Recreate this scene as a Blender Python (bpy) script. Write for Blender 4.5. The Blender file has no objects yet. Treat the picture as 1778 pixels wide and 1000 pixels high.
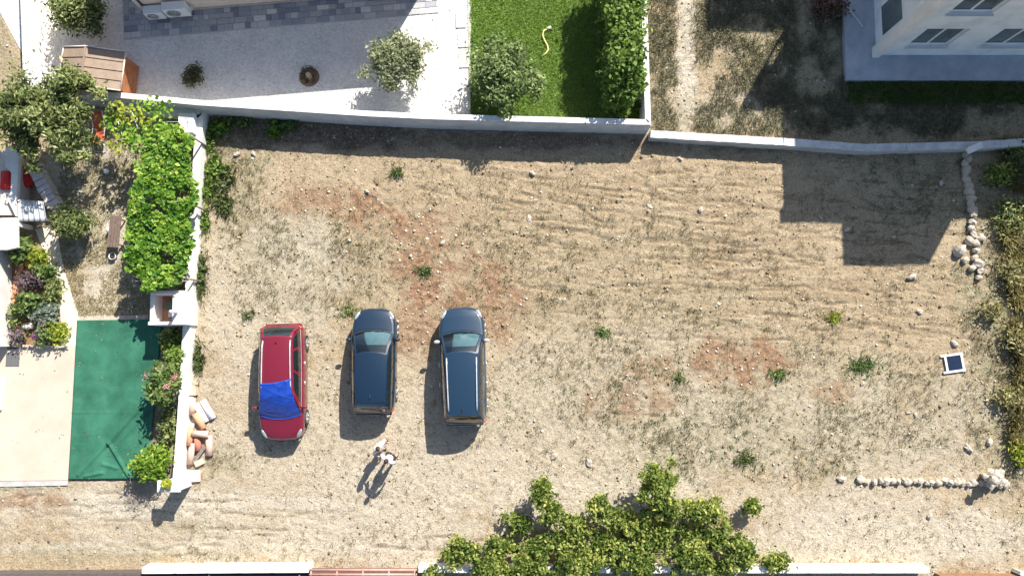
import bpy, bmesh, math, random
import numpy as np
from mathutils import Vector, Matrix, noise as mnoise

random.seed(7)
RNG = np.random.default_rng(7)
R = math.radians
PI = math.pi
sc = bpy.context.scene
COL = sc.collection

# ------------------------------------------------------------------ camera
H = 30.0                      # drone height
F = 44.4 * H                  # focal length in pixels of a 1778 px wide frame
TH = math.atan(122.0 / F)     # small forward tilt
cam_d = bpy.data.cameras.new('camera')
cam_d.sensor_width = 36.0
cam_d.lens = 36.0 * F / 1778.0
cam_d.clip_end = 2000
cam = bpy.data.objects.new('camera', cam_d)
COL.objects.link(cam)
cam.location = (0, 0, H)
cam.rotation_euler = (TH, 0, 0)
sc.camera = cam

# ------------------------------------------------------------------ sky, sun, exposure
SUN_EL, SUN_AZ = R(40), R(30)          # azimuth from +Y towards +X
w = bpy.data.worlds.new('World'); sc.world = w; w.use_nodes = True
nt = w.node_tree
sky = nt.nodes.new('ShaderNodeTexSky'); sky.sky_type = 'NISHITA'; sky.sun_disc = False
sky.sun_elevation = SUN_EL; sky.sun_rotation = SUN_AZ
bg = nt.nodes['Background']; bg.inputs['Strength'].default_value = 0.085
nt.links.new(sky.outputs[0], bg.inputs['Color'])
to_sun = Vector((math.cos(SUN_EL) * math.sin(SUN_AZ), math.cos(SUN_EL) * math.cos(SUN_AZ), math.sin(SUN_EL)))
sd = bpy.data.lights.new('sun', 'SUN'); sd.energy = 5.0; sd.angle = R(0.5); sd.color = (1.0, 0.955, 0.88)
so = bpy.data.objects.new('sun', sd); COL.objects.link(so)
so.rotation_euler = (-to_sun).to_track_quat('-Z', 'Y').to_euler()
so.location = (0, 0, 50)
sc.view_settings.view_transform = 'Standard'
sc.view_settings.look = 'None'
sc.view_settings.gamma = 1.0
sc.view_settings.exposure = 0.95
sc.cycles.max_bounces = 6


def P(u, v, z=0.0):
    """point at height z that the photograph shows at pixel (u, v)"""
    x = (u - 889.0) / F; y = -(v - 500.0) / F
    d = Vector((x, y * math.cos(TH) + math.sin(TH), y * math.sin(TH) - math.cos(TH)))
    k = (z - H) / d.z
    return Vector((d.x * k, d.y * k, z))


# ------------------------------------------------------------------ materials
MATS = {}


def nodes(name):
    m = bpy.data.materials.new(name); m.use_nodes = True
    t = m.node_tree; b = t.nodes['Principled BSDF']
    return m, t, b


def mat(name, c, rough=0.8, var=0.15, scale=6.0, c2=None, bump=0.0, bscale=None, metal=0.0, coat=0.0, spec=None, detail=6.0, lo=0.35, hi=0.65):
    """plain procedural surface: two colours mixed by noise, optional bump"""
    if name in MATS: return MATS[name]
    m, t, b = nodes(name)
    tc = t.nodes.new('ShaderNodeTexCoord')
    n = t.nodes.new('ShaderNodeTexNoise'); n.inputs['Scale'].default_value = scale; n.inputs['Detail'].default_value = detail
    n.inputs['Roughness'].default_value = 0.65
    t.links.new(tc.outputs['Object'], n.inputs['Vector'])
    r = t.nodes.new('ShaderNodeValToRGB')
    ca = tuple(max(0, x * (1 - var)) for x in c) if c2 is None else c
    cb = tuple(min(1, x * (1 + var)) for x in c) if c2 is None else c2
    r.color_ramp.elements[0].color = (*ca, 1); r.color_ramp.elements[1].color = (*cb, 1)
    r.color_ramp.elements[0].position = lo; r.color_ramp.elements[1].position = hi
    t.links.new(n.outputs['Fac'], r.inputs['Fac']); t.links.new(r.outputs['Color'], b.inputs['Base Color'])
    b.inputs['Roughness'].default_value = rough; b.inputs['Metallic'].default_value = metal
    if coat: b.inputs['Coat Weight'].default_value = coat; b.inputs['Coat Roughness'].default_value = 0.04
    if spec is not None: b.inputs['Specular IOR Level'].default_value = spec
    if bump:
        n2 = t.nodes.new('ShaderNodeTexNoise'); n2.inputs['Scale'].default_value = bscale or scale * 4; n2.inputs['Detail'].default_value = 5
        t.links.new(tc.outputs['Object'], n2.inputs['Vector'])
        bp = t.nodes.new('ShaderNodeBump'); bp.inputs['Strength'].default_value = bump; bp.inputs['Distance'].default_value = 0.03
        t.links.new(n2.outputs['Fac'], bp.inputs['Height']); t.links.new(bp.outputs['Normal'], b.inputs['Normal'])
    MATS[name] = m
    return m


def leafmat(name, c0, c1, c2, transl=0.35, rough=0.6):
    """foliage: colour follows a random value that each leaf carries"""
    if name in MATS: return MATS[name]
    m, t, b = nodes(name)
    a = t.nodes.new('ShaderNodeAttribute'); a.attribute_name = 'tint'
    r = t.nodes.new('ShaderNodeValToRGB')
    r.color_ramp.elements[0].color = (*c0, 1); r.color_ramp.elements[1].color = (*c2, 1)
    e = r.color_ramp.elements.new(0.5); e.color = (*c1, 1)
    t.links.new(a.outputs['Fac'], r.inputs['Fac']); t.links.new(r.outputs['Color'], b.inputs['Base Color'])
    b.inputs['Roughness'].default_value = rough
    b.inputs['Specular IOR Level'].default_value = 0.35
    tr = t.nodes.new('ShaderNodeBsdfTranslucent'); t.links.new(r.outputs['Color'], tr.inputs['Color'])
    mx = t.nodes.new('ShaderNodeMixShader'); mx.inputs['Fac'].default_value = transl
    t.links.new(b.outputs[0], mx.inputs[1]); t.links.new(tr.outputs[0], mx.inputs[2])
    t.links.new(mx.outputs[0], t.nodes['Material Output'].inputs['Surface'])
    MATS[name] = m
    return m


# ------------------------------------------------------------------ object helpers
def tag(o, label=None, cat=None, group=None, kind=None):
    if label: o['label'] = label
    if cat: o['category'] = cat
    if group: o['group'] = group
    if kind: o['kind'] = kind
    return o


def empty(name, loc=(0, 0, 0), rz=0.0, label=None, cat=None, group=None):
    o = bpy.data.objects.new(name, None); COL.objects.link(o)
    o.location = loc; o.rotation_euler = (0, 0, rz)
    return tag(o, label, cat, group)


def link(name, me, m=None, parent=None, smooth=False):
    if m is not None and not me.materials: me.materials.append(m)
    if smooth and len(me.polygons): me.polygons.foreach_set('use_smooth', [True] * len(me.polygons))
    o = bpy.data.objects.new(name, me); COL.objects.link(o)
    if parent is not None: o.parent = parent
    return o


def mesh(name, verts, faces, m=None, parent=None, smooth=False):
    me = bpy.data.meshes.new(name); me.from_pydata([tuple(v) for v in verts], [], faces); me.update()
    return link(name, me, m, parent, smooth)


def bm_obj(name, bm, m=None, parent=None, smooth=False, fix=True):
    if fix: bmesh.ops.recalc_face_normals(bm, faces=bm.faces)
    me = bpy.data.meshes.new(name); bm.to_mesh(me); bm.free()
    return link(name, me, m, parent, smooth)


def add_box(bm, c, s, rot=None, bevel=0.0):
    g = bmesh.ops.create_cube(bm, size=1.0)
    vs = g['verts']
    M = Matrix.Translation(Vector(c)) @ (rot.to_4x4() if rot else Matrix.Identity(4)) @ Matrix.Diagonal((*s, 1))
    bmesh.ops.transform(bm, matrix=M, verts=vs)
    if bevel:
        es = list({e for v in vs for e in v.link_edges})
        bmesh.ops.bevel(bm, geom=es, offset=bevel, segments=2, affect='EDGES', profile=0.6)


def box(name, c, s, m, parent=None, rz=0.0, bevel=0.01, rot=None):
    bm = bmesh.new(); add_box(bm, c, s, rot or Matrix.Rotation(rz, 3, 'Z'), bevel)
    return bm_obj(name, bm, m, parent)


def prism(bm, poly, z0, z1):
    b = [bm.verts.new((p[0], p[1], z0)) for p in poly]
    t = [bm.verts.new((p[0], p[1], z1)) for p in poly]
    n = len(poly)
    bm.faces.new(t); bm.faces.new(b[::-1])
    for i in range(n): bm.faces.new((b[i], b[(i + 1) % n], t[(i + 1) % n], t[i]))


def prism_obj(name, poly, z0, z1, m, parent=None, bevel=0.0):
    bm = bmesh.new(); prism(bm, poly, z0, z1)
    if bevel: bmesh.ops.bevel(bm, geom=list(bm.edges), offset=bevel, segments=1, affect='EDGES')
    return bm_obj(name, bm, m, parent)


def add_tube(bm, pts, radii, seg=7, cap=True):
    pts = [Vector(p) for p in pts]
    rings = []
    for i, p in enumerate(pts):
        d = (pts[min(i + 1, len(pts) - 1)] - pts[max(i - 1, 0)])
        if d.length < 1e-9: d = Vector((0, 0, 1))
        d.normalize()
        a = d.cross(Vector((0, 0, 1)) if abs(d.z) < 0.9 else Vector((1, 0, 0))).normalized(); b = d.cross(a)
        r = radii[i] if hasattr(radii, '__len__') else radii
        rings.append([bm.verts.new(p + a * (r * math.cos(2 * PI * k / seg)) + b * (r * math.sin(2 * PI * k / seg))) for k in range(seg)])
    for i in range(len(rings) - 1):
        for k in range(seg):
            bm.faces.new((rings[i][k], rings[i][(k + 1) % seg], rings[i + 1][(k + 1) % seg], rings[i + 1][k]))
    if cap:
        bm.faces.new(rings[0][::-1]); bm.faces.new(rings[-1])


def tube(name, pts, r, m, parent=None, seg=7):
    bm = bmesh.new(); add_tube(bm, pts, r, seg)
    return bm_obj(name, bm, m, parent, True)


def grid_mesh(fn, nu, nv, bm=None):
    """grid patch fn(s,t) -> point, s,t in 0..1"""
    bm = bm or bmesh.new()
    vs = [[bm.verts.new(fn(i / nu, j / nv)) for j in range(nv + 1)] for i in range(nu + 1)]
    for i in range(nu):
        for j in range(nv):
            bm.faces.new((vs[i][j], vs[i + 1][j], vs[i + 1][j + 1], vs[i][j + 1]))
    return bm


# ------------------------------------------------------------------ numpy noise
_T = [np.random.default_rng(100 + i).random((256, 256)) for i in range(6)]


def vnoise(x, y, s, k=0):
    x = x / s + 37.3 * k; y = y / s + 11.7 * k
    xi = np.floor(x).astype(int); yi = np.floor(y).astype(int)
    fx = x - xi; fy = y - yi
    fx = fx * fx * (3 - 2 * fx); fy = fy * fy * (3 - 2 * fy)
    T = _T[k % 6]
    a = T[xi % 256, yi % 256]; b = T[(xi + 1) % 256, yi % 256]; c = T[xi % 256, (yi + 1) % 256]; d = T[(xi + 1) % 256, (yi + 1) % 256]
    return (a * (1 - fx) + b * fx) * (1 - fy) + (c * (1 - fx) + d * fx) * fy


def fbm(x, y, s, k=0, o=4):
    r = 0; a = 1; t = 0
    for i in range(o):
        r = r + a * vnoise(x, y, s / 2 ** i, k + i); t += a; a *= 0.55
    return r / t


def sstep(a, b, x):
    t = np.clip((x - a) / (b - a), 0, 1)
    return t * t * (3 - 2 * t)


def blob(x, y, u, v, ru, rv, k=0, rot=0.0):
    """soft irregular patch centred on the ground point at pixel (u, v)"""
    c = P(u, v); rx = ru / 44.0; ry = rv / 44.0
    dx = x - c.x; dy = y - c.y
    ca, sa = math.cos(rot), math.sin(rot)
    dx, dy = dx * ca + dy * sa, -dx * sa + dy * ca
    d = np.sqrt((dx / rx) ** 2 + (dy / ry) ** 2)
    d = d + (fbm(x, y, 1.2, k) - 0.5) * 1.1 + (vnoise(x, y, 0.25, k + 1) - 0.5) * 0.5
    return 1 - sstep(0.55, 1.15, d)


def inpoly(x, y, poly):
    r = np.zeros(np.shape(x), bool)
    n = len(poly)
    for i in range(n):
        x1, y1 = poly[i][0], poly[i][1]; x2, y2 = poly[(i + 1) % n][0], poly[(i + 1) % n][1]
        if y1 == y2: continue
        c = ((y1 > y) != (y2 > y)) & (x < (x2 - x1) * (y - y1) / (y2 - y1) + x1)
        r ^= c
    return r


# ------------------------------------------------------------------ areas of the place (ground plan)
WALL_H = 1.2
wall_n = [P(u, v, WALL_H) for u, v in ((120, 163), (200, 169), (345, 184), (640, 203), (745, 208), (1131, 219))]
yard_poly = [P(-60, -90), P(820, -90), P(816, 225), P(740, 222), P(640, 218), P(345, 200), P(100, 180), P(70, 150)]
lawn_poly = [P(816, -90), P(1105, -90), P(1122, 232), P(816, 225)]
garden_poly = [P(-80, 200), P(170, 195), P(345, 205), P(312, 560), P(-80, 560)]
terr_poly = [P(-80, 601), P(134, 600), P(119, 833), P(-80, 835)]
flatten = [yard_poly, lawn_poly, terr_poly, [P(130, 553), P(285, 553), P(262, 832), P(118, 834)], [P(1455, -90), P(1800, -90), P(1800, 142), P(1463, 142)]]


def masks(x, y):
    m = {}
    red = 0
    for i, (u, v, a, b, rr) in enumerate(((800, 500, 95, 60, -0.3), (640, 372, 90, 30, -0.4), (730, 455, 60, 40, 0), (1290, 625, 90, 45, 0), (1085, 690, 75, 40, 0),
                                          (1140, 640, 50, 25, 0), (720, 560, 50, 50, 0), (860, 545, 60, 60, 0), (1450, 680, 40, 20, 0), (540, 350, 60, 30, 0),
                                          (50, 870, 60, 18, 0), (760, 410, 60, 40, 0.2))):
        red = np.maximum(red, blob(x, y, u, v, a * 1.15, b * 1.15, i, rr) * (0.9 if i < 4 else 0.6) * (.35 + .85 * sstep(.36, .62, fbm(x, y, .55, i + 2))))
    m['red'] = red
    g = 0
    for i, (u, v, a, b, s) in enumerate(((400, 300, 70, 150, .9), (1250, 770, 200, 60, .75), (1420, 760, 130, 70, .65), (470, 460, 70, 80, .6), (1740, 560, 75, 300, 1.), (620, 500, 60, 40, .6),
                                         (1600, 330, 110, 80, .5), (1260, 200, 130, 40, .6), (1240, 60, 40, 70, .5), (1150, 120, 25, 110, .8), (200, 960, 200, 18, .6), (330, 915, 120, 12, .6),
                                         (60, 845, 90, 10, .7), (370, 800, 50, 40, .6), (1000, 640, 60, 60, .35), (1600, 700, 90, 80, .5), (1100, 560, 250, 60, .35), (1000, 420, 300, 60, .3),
                                         (1660, 190, 220, 70, 1.), (1390, 110, 130, 140, .9), (10, 60, 30, 150, .5), (700, 430, 60, 40, .4), (560, 470, 160, 130, .45), (1300, 700, 420, 130, .5), (1050, 520, 300, 60, .35), (930, 700, 120, 90, .35), (520, 620, 60, 120, .3), (860, 440, 160, 60, .3))):  # patches on the field by the building paint its shade darker into the soil
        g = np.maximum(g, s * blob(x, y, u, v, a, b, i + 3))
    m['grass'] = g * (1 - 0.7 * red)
    p = 0
    for i, (u, v, a, b, s) in enumerate(((500, 440, 110, 60, .8), (250, 870, 250, 30, .9), (600, 930, 350, 60, .75), (980, 860, 240, 60, .8), (1550, 930, 260, 60, .8), (1190, 90, 22, 170, 1.), (190, 330, 110, 170, 1.), (190, 500, 70, 80, .8), (1240, 190, 110, 40, .5), (350, 875, 420, 16, .8), (420, 950, 480, 14, .8), (1400, 950, 420, 22, .7),
                                         (930, 600, 50, 30, .35), (950, 740, 900, 130, .55), (470, 500, 130, 170, .6), (1100, 620, 350, 80, .3), (400, 880, 500, 60, .5), (560, 760, 180, 80, .5), (1100, 780, 150, 40, .5), (430, 560, 60, 130, .6), (1450, 880, 200, 40, .6), (720, 830, 200, 50, .7))):
        p = np.maximum(p, s * blob(x, y, u, v, a, b, i + 5))
    m['pale'] = p * (1 - red)
    # scraped, streaky earth in the upper half of the lot
    st = np.maximum(blob(x, y, 1050, 400, 480, 190, 2), blob(x, y, 1450, 520, 330, 90, 4)) * (1 - 0.75 * g) * (1 - 0.6 * red)
    m['scrape'] = np.maximum(st, 0.5 * blob(x, y, 300, 930, 420, 40, 1))
    return m


def streaks(x, y):
    yy = y + 0.07 * x + 0.5 * np.sin(x * 0.23 + 0.6) + 0.35 * (fbm(x, y, 5.0, 1) - .5)
    n = fbm(x * 0.16, yy, 0.17, 2, 3)
    return n


# ------------------------------------------------------------------ ground sheet
def axis(a, b, step, far):
    f = np.arange(a, b + 1e-6, step)
    e = np.array([0.3, 0.8, 1.6, 3, 6, 12, 25, 50, 100, 200, 400])
    return np.concatenate([(a - e)[::-1], f, b + e])


gx = axis(-23.0, 23.0, 0.06, 400); gy = axis(-9.6, 16.5, 0.06, 400)
X, Y = np.meshgrid(gx, gy)
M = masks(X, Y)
SK = streaks(X, Y)
flat = np.zeros(X.shape, bool)
for p in flatten: flat |= inpoly(X, Y, p)
Z = (fbm(X, Y, 4.0, 0) - .5) * 0.07 + (fbm(X, Y, 0.5, 3) - .5) * 0.04 + (vnoise(X, Y, 0.13, 4) - .5) * (.012 + .03 * np.clip(M['grass'] + M['red'], 0, 1))
Z += M['scrape'] * (sstep(0.45, 0.62, SK) - 0.5) * 0.03 * sstep(.3, .6, fbm(X, Y, .9, 5))
Z += (sstep(.60, .74, vnoise(X, Y, .14, 1)) * .02 - sstep(.62, .8, vnoise(X, Y, .2, 5)) * .015) * (.5 + .5 * vnoise(X, Y, 1.1, 3))
Z += M['red'] * (vnoise(X, Y, 0.13, 2) - .4) * 0.05
# single plough scars and wheel ruts, drawn on the ground
SC = np.zeros(X.shape)
scars = [((1240, 348), (1372, 366), .9), ((985, 350), (1060, 392), .9), ((640, 312), (672, 335), 1), ((660, 340), (682, 360), .9), ((720, 320), (815, 350), .7), ((820, 345), (930, 355), .7),
         ((1300, 540), (1520, 566), .9), ((1500, 545), (1620, 580), .6), ((1330, 440), (1420, 450), .7), ((1090, 455), (1230, 452), .6), ((1100, 500), (1170, 512), .6), ((850, 350), (960, 376), .6),
         ((1230, 600), (1290, 612), .5), ((1050, 720), (1150, 722), .6), ((520, 425), (570, 426), .7), ((830, 300), (1000, 312), .5), ((1120, 300), (1360, 318), .5), ((1330, 500), (1560, 512), .6),
         ((1180, 425), (1330, 408), .5), ((900, 420), (1100, 444), .4), ((1260, 470), (1440, 488), .5), ((860, 380), (1010, 400), .5), ((890, 480), (1060, 500), .4), ((1060, 530), (1260, 545), .5)]
sr_ = random.Random(12)
for k in range(150):
    u0 = sr_.uniform(800, 1600); v0 = sr_.uniform(292, 590)
    if k > 125: u0, v0 = sr_.uniform(20, 700), sr_.choice((870, 905, 950)) + sr_.uniform(-18, 18)
    l0 = sr_.uniform(40, 230); sl0 = sr_.uniform(.01, .15) if v0 < 800 else sr_.uniform(-.04, .04)
    if v0 < 420 and sr_.random() < .25: sl0 += .18
    scars.append(((u0, v0), (u0 + l0, v0 + l0 * sl0), sr_.uniform(.35, .85)))
for i, (a, b, s) in enumerate(scars):
    A = P(*a); B = P(*b); d = B - A; L = d.length
    i0, i1 = np.searchsorted(gx, (min(A.x, B.x) - .4, max(A.x, B.x) + .4)); j0, j1 = np.searchsorted(gy, (min(A.y, B.y) - .5, max(A.y, B.y) + .5))
    xs, ys = X[j0:j1, i0:i1], Y[j0:j1, i0:i1]
    t = np.clip(((xs - A.x) * d.x + (ys - A.y) * d.y) / L ** 2, 0, 1)
    wob = (vnoise(xs, ys, 0.9, i) - .5) * 0.22
    dist = np.abs((xs - A.x) * (-d.y / L) + (ys - A.y) * (d.x / L) + wob)
    along = np.hypot(xs - A.x - t * d.x, ys - A.y - t * d.y)
    k = np.exp(-(dist / (.05 if i < 24 else .038)) ** 2) * (along < 0.3) * s * sstep(0.25, 0.5, vnoise(xs, ys, 0.4, i + 1)) * sstep(0, .12, t) * sstep(1, .88, t)
    SC[j0:j1, i0:i1] = np.maximum(SC[j0:j1, i0:i1], k)
Z -= 0.075 * SC
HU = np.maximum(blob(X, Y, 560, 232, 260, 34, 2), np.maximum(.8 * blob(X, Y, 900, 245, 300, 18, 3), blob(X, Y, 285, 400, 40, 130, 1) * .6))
Z[flat] = -0.05 + 0 * Z[flat]
far = (np.abs(X) > 23.1) | (Y > 16.6) | (Y < -9.7)
Z[far] = -0.04
ny, nx = X.shape
me = bpy.data.meshes.new('ground')
me.vertices.add(nx * ny)
me.vertices.foreach_set('co', np.stack([X, Y, Z], -1).astype(np.float32).ravel())
idx = np.arange(nx * ny).reshape(ny, nx)
q = np.stack([idx[:-1, :-1], idx[:-1, 1:], idx[1:, 1:], idx[1:, :-1]], -1).reshape(-1, 4)
me.loops.add(q.size); me.polygons.add(len(q))
me.loops.foreach_set('vertex_index', q.ravel().astype(np.int32))
me.polygons.foreach_set('loop_start', np.arange(0, q.size, 4, dtype=np.int32))
me.polygons.foreach_set('use_smooth', np.ones(len(q), bool))
me.update(); me.validate()
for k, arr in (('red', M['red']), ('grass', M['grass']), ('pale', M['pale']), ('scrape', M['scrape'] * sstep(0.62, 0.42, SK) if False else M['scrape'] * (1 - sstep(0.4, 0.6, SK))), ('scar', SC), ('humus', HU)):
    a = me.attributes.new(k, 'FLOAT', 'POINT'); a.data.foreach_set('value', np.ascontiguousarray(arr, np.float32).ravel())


def GZ(x, y):
    i = np.clip(np.searchsorted(gx, x), 0, nx - 1); j = np.clip(np.searchsorted(gy, y), 0, ny - 1)
    return Z[j, i]


def ground_mat():
    m, t, b = nodes('dry_earth')
    N, Lk = t.nodes, t.links
    tc = N.new('ShaderNodeTexCoord')

    def noise(s, d=6, r=.6):
        n = N.new('ShaderNodeTexNoise'); n.inputs['Scale'].default_value = s; n.inputs['Detail'].default_value = d; n.inputs['Roughness'].default_value = r
        Lk.new(tc.outputs['Object'], n.inputs['Vector']); return n.outputs['Fac']

    def ramp(f, a, b_, ca, cb):
        r = N.new('ShaderNodeValToRGB'); r.color_ramp.elements[0].position = a; r.color_ramp.elements[1].position = b_
        r.color_ramp.elements[0].color = (*ca, 1); r.color_ramp.elements[1].color = (*cb, 1)
        Lk.new(f, r.inputs['Fac']); return r.outputs['Color']

    def mix(f, a, c, k=1.0):
        x = N.new('ShaderNodeMix'); x.data_type = 'RGBA'
        if isinstance(f, float): x.inputs[0].default_value = f
        else: Lk.new(f, x.inputs[0])
        for s, v in ((6, a), (7, c)):
            if isinstance(v, tuple): x.inputs[s].default_value = (*v, 1)
            else: Lk.new(v, x.inputs[s])
        return x.outputs[2]

    def attr(n):
        a = N.new('ShaderNodeAttribute'); a.attribute_name = n; return a.outputs['Fac']

    def mul(a, b_):
        x = N.new('ShaderNodeMath'); x.operation = 'MULTIPLY'
        for i, v in enumerate((a, b_)):
            if isinstance(v, float): x.inputs[i].default_value = v
            else: Lk.new(v, x.inputs[i])
        x.use_clamp = True
        return x.outputs[0]
    soil = ramp(noise(0.9, 8), .35, .65, (.325, .25, .155), (.455, .365, .245))
    fine = ramp(noise(14, 4, .7), .35, .62, (.20, .145, .085), (.50, .395, .265))
    c = mix(0.5, soil, fine)
    pale = ramp(noise(9, 6, .7), .3, .65, (.38, .33, .25), (.58, .52, .42))
    c = mix(attr('pale'), c, pale)
    redc = ramp(noise(6, 6, .7), .3, .7, (.185, .088, .046), (.36, .235, .145))
    c = mix(mul(attr('red'), 1.0), c, redc)
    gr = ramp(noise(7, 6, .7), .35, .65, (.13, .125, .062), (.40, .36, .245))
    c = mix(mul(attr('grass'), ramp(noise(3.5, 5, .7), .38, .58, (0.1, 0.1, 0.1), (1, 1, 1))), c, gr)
    c = mix(mul(attr('scrape'), 0.30), c, (.26, .18, .105))
    c = mix(mul(attr('scar'), 0.75), c, (.13, .09, .05))
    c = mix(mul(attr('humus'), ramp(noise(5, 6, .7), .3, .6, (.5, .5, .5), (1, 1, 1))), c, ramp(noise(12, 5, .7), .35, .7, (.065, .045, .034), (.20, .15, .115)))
    # small dark crumbs and dead stalks
    c = mix(mul(ramp(noise(5.5, 3, .8), .57, .66, (0, 0, 0), (1, 1, 1)), 0.6), c, (.17, .13, .08))
    c = mix(mul(ramp(noise(17, 2, .6), .56, .66, (0, 0, 0), (1, 1, 1)), 0.55), c, (.14, .105, .065))
    c = mix(mul(ramp(noise(13, 2, .6), .60, .70, (0, 0, 0), (1, 1, 1)), 0.5), c, (.62, .54, .42))
    v = N.new('ShaderNodeTexVoronoi'); v.inputs['Scale'].default_value = 11; Lk.new(tc.outputs['Object'], v.inputs['Vector'])
    pv = mul(ramp(v.outputs['Distance'], .10, .17, (1, 1, 1), (0, 0, 0)), ramp(noise(1.7, 4), .45, .6, (0, 0, 0), (1, 1, 1)))
    c = mix(mul(pv, 0.8), c, (.60, .54, .45))
    Lk.new(c, b.inputs['Base Color']); b.inputs['Roughness'].default_value = .95; b.inputs['Specular IOR Level'].default_value = .1
    bp = N.new('ShaderNodeBump'); bp.inputs['Strength'].default_value = 1.0; bp.inputs['Distance'].default_value = .06
    Lk.new(noise(11, 6, .75), bp.inputs['Height']); Lk.new(bp.outputs['Normal'], b.inputs['Normal'])
    return m


ground = link('ground', me, ground_mat()); tag(ground, kind='structure')

# ------------------------------------------------------------------ scattered stones, dead stalks (uncountable)
def rock_mesh(seed, sub=1):
    bm = bmesh.new(); bmesh.ops.create_icosphere(bm, subdivisions=sub, radius=1.0)
    rr = random.Random(seed)
    for v in bm.verts:
        v.co *= 1 + 0.35 * (mnoise.noise(v.co * 1.3 + Vector((seed * 3.1, 0, 0)))) + rr.uniform(-.14, .14)
        v.co.z *= 0.62; v.co.y *= 0.82
    bm.verts.ensure_lookup_table()
    V = np.array([v.co[:] for v in bm.verts]); Fc = np.array([[v.index for v in f.verts] for f in bm.faces])
    bm.free()
    return V, Fc


def raw_mesh(name, V, Fc, m, tint=None, parent=None, smooth=False):
    me = bpy.data.meshes.new(name)
    n = Fc.shape[1]
    me.vertices.add(len(V)); me.vertices.foreach_set('co', np.ascontiguousarray(V, np.float32).ravel())
    me.loops.add(Fc.size); me.polygons.add(len(Fc))
    me.loops.foreach_set('vertex_index', np.ascontiguousarray(Fc, np.int32).ravel())
    me.polygons.foreach_set('loop_start', np.arange(0, Fc.size, n, dtype=np.int32))
    if smooth: me.polygons.foreach_set('use_smooth', np.ones(len(Fc), bool))
    me.update(); me.validate()
    if tint is not None:
        a = me.attributes.new('tint', 'FLOAT', 'POINT'); a.data.foreach_set('value', np.ascontiguousarray(tint, np.float32))
    return link(name, me, m, parent)


stone_m = leafmat('pale_stone', (.24, .18, .12), (.46, .385, .29), (.68, .62, .53), transl=0.0, rough=.9)


def scatter(n, area):
    x = RNG.uniform(area[0], area[1], n); y = RNG.uniform(area[2], area[3], n)
    return x, y


def blocked(x, y):
    r = np.zeros(x.shape, bool)
    for p in flatten: r |= inpoly(x, y, p)
    return r


def scatter_stones(n, name='stones', m=None, label='small pale stones strewn over the dry earth lot', even=False):
    x, y = scatter(n * 6, (-22, 22, -9, 16))
    mk = masks(x, y)
    dens = 0.05 + 1.0 * mk['red'] + 0.22 * mk['pale'] + 0.35 * mk['grass'] + 0.10 * mk['scrape']
    dens *= 0.35 + 1.1 * sstep(.4, .65, fbm(x, y, 1.0, 4))
    if even: dens = .35 + .5 * mk['scrape'] + .4 * mk['grass']; dens = dens * (.4 + sstep(.4, .65, fbm(x, y, .8, 1)))
    keep = (RNG.random(len(x)) < dens) & ~blocked(x, y) & ~inpoly(x, y, garden_poly)
    x, y = x[keep][:n], y[keep][:n]
    base = [rock_mesh(i, 1) for i in range(3)]
    Vs, Fs, Ts, off = [], [], [], 0
    s = 0.011 + 0.05 * RNG.random(len(x)) ** 4.0
    big = RNG.random(len(x)) < 0.01
    s[big] = RNG.uniform(.05, .085, big.sum())
    a = RNG.uniform(0, 2 * PI, len(x)); z = GZ(x, y)
    for i in range(len(x)):
        V, Fc = base[i % 3]
        c, sn = math.cos(a[i]), math.sin(a[i])
        v = V * s[i]
        Vs.append(np.stack([v[:, 0] * c - v[:, 1] * sn + x[i], v[:, 0] * sn + v[:, 1] * c + y[i], v[:, 2] + z[i] + s[i] * .25], -1))
        Fs.append(Fc + off); off += len(V)
        Ts.append(np.full(len(V), RNG.random()))
    o = raw_mesh(name, np.concatenate(Vs), np.concatenate(Fs), m or stone_m, np.concatenate(Ts))
    tag(o, label, name, kind='stuff')


scatter_stones(6500)
scatter_stones(7000, 'clods', leafmat('earth_clod', (.15, .105, .06), (.30, .225, .135), (.44, .35, .23), 0.0, .95), 'crumbly brown clods of earth over the dirt lot', True)


def leaf_quads(C, size, nrm=None, up=0.5, elong=1.8, fold=0.0, jitter=0.4):
    """one rhombic leaf per centre; returns verts (4N) and faces"""
    n = len(C)
    N_ = RNG.normal(size=(n, 3)); N_[:, 2] = np.abs(N_[:, 2]) + up * 2
    if nrm is not None: N_ = N_ * .5 + nrm * 1.2
    N_ /= np.linalg.norm(N_, axis=1)[:, None]
    A = np.cross(N_, RNG.normal(size=(n, 3))); A /= np.linalg.norm(A, axis=1)[:, None]
    B = np.cross(N_, A)
    s = (size * (1 + jitter * RNG.uniform(-1, 1, n)))[:, None] if np.isscalar(size) else (size * (1 + jitter * RNG.uniform(-1, 1, n)))[:, None]
    a = A * s * elong * .5; b = B * s * .5
    V = np.stack([C - a, C + b - a * .1 + N_ * s * fold, C + a, C - b - a * .1 + N_ * s * fold], 1).reshape(-1, 3)
    Fc = np.arange(4 * n).reshape(n, 4)
    return V, Fc


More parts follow.
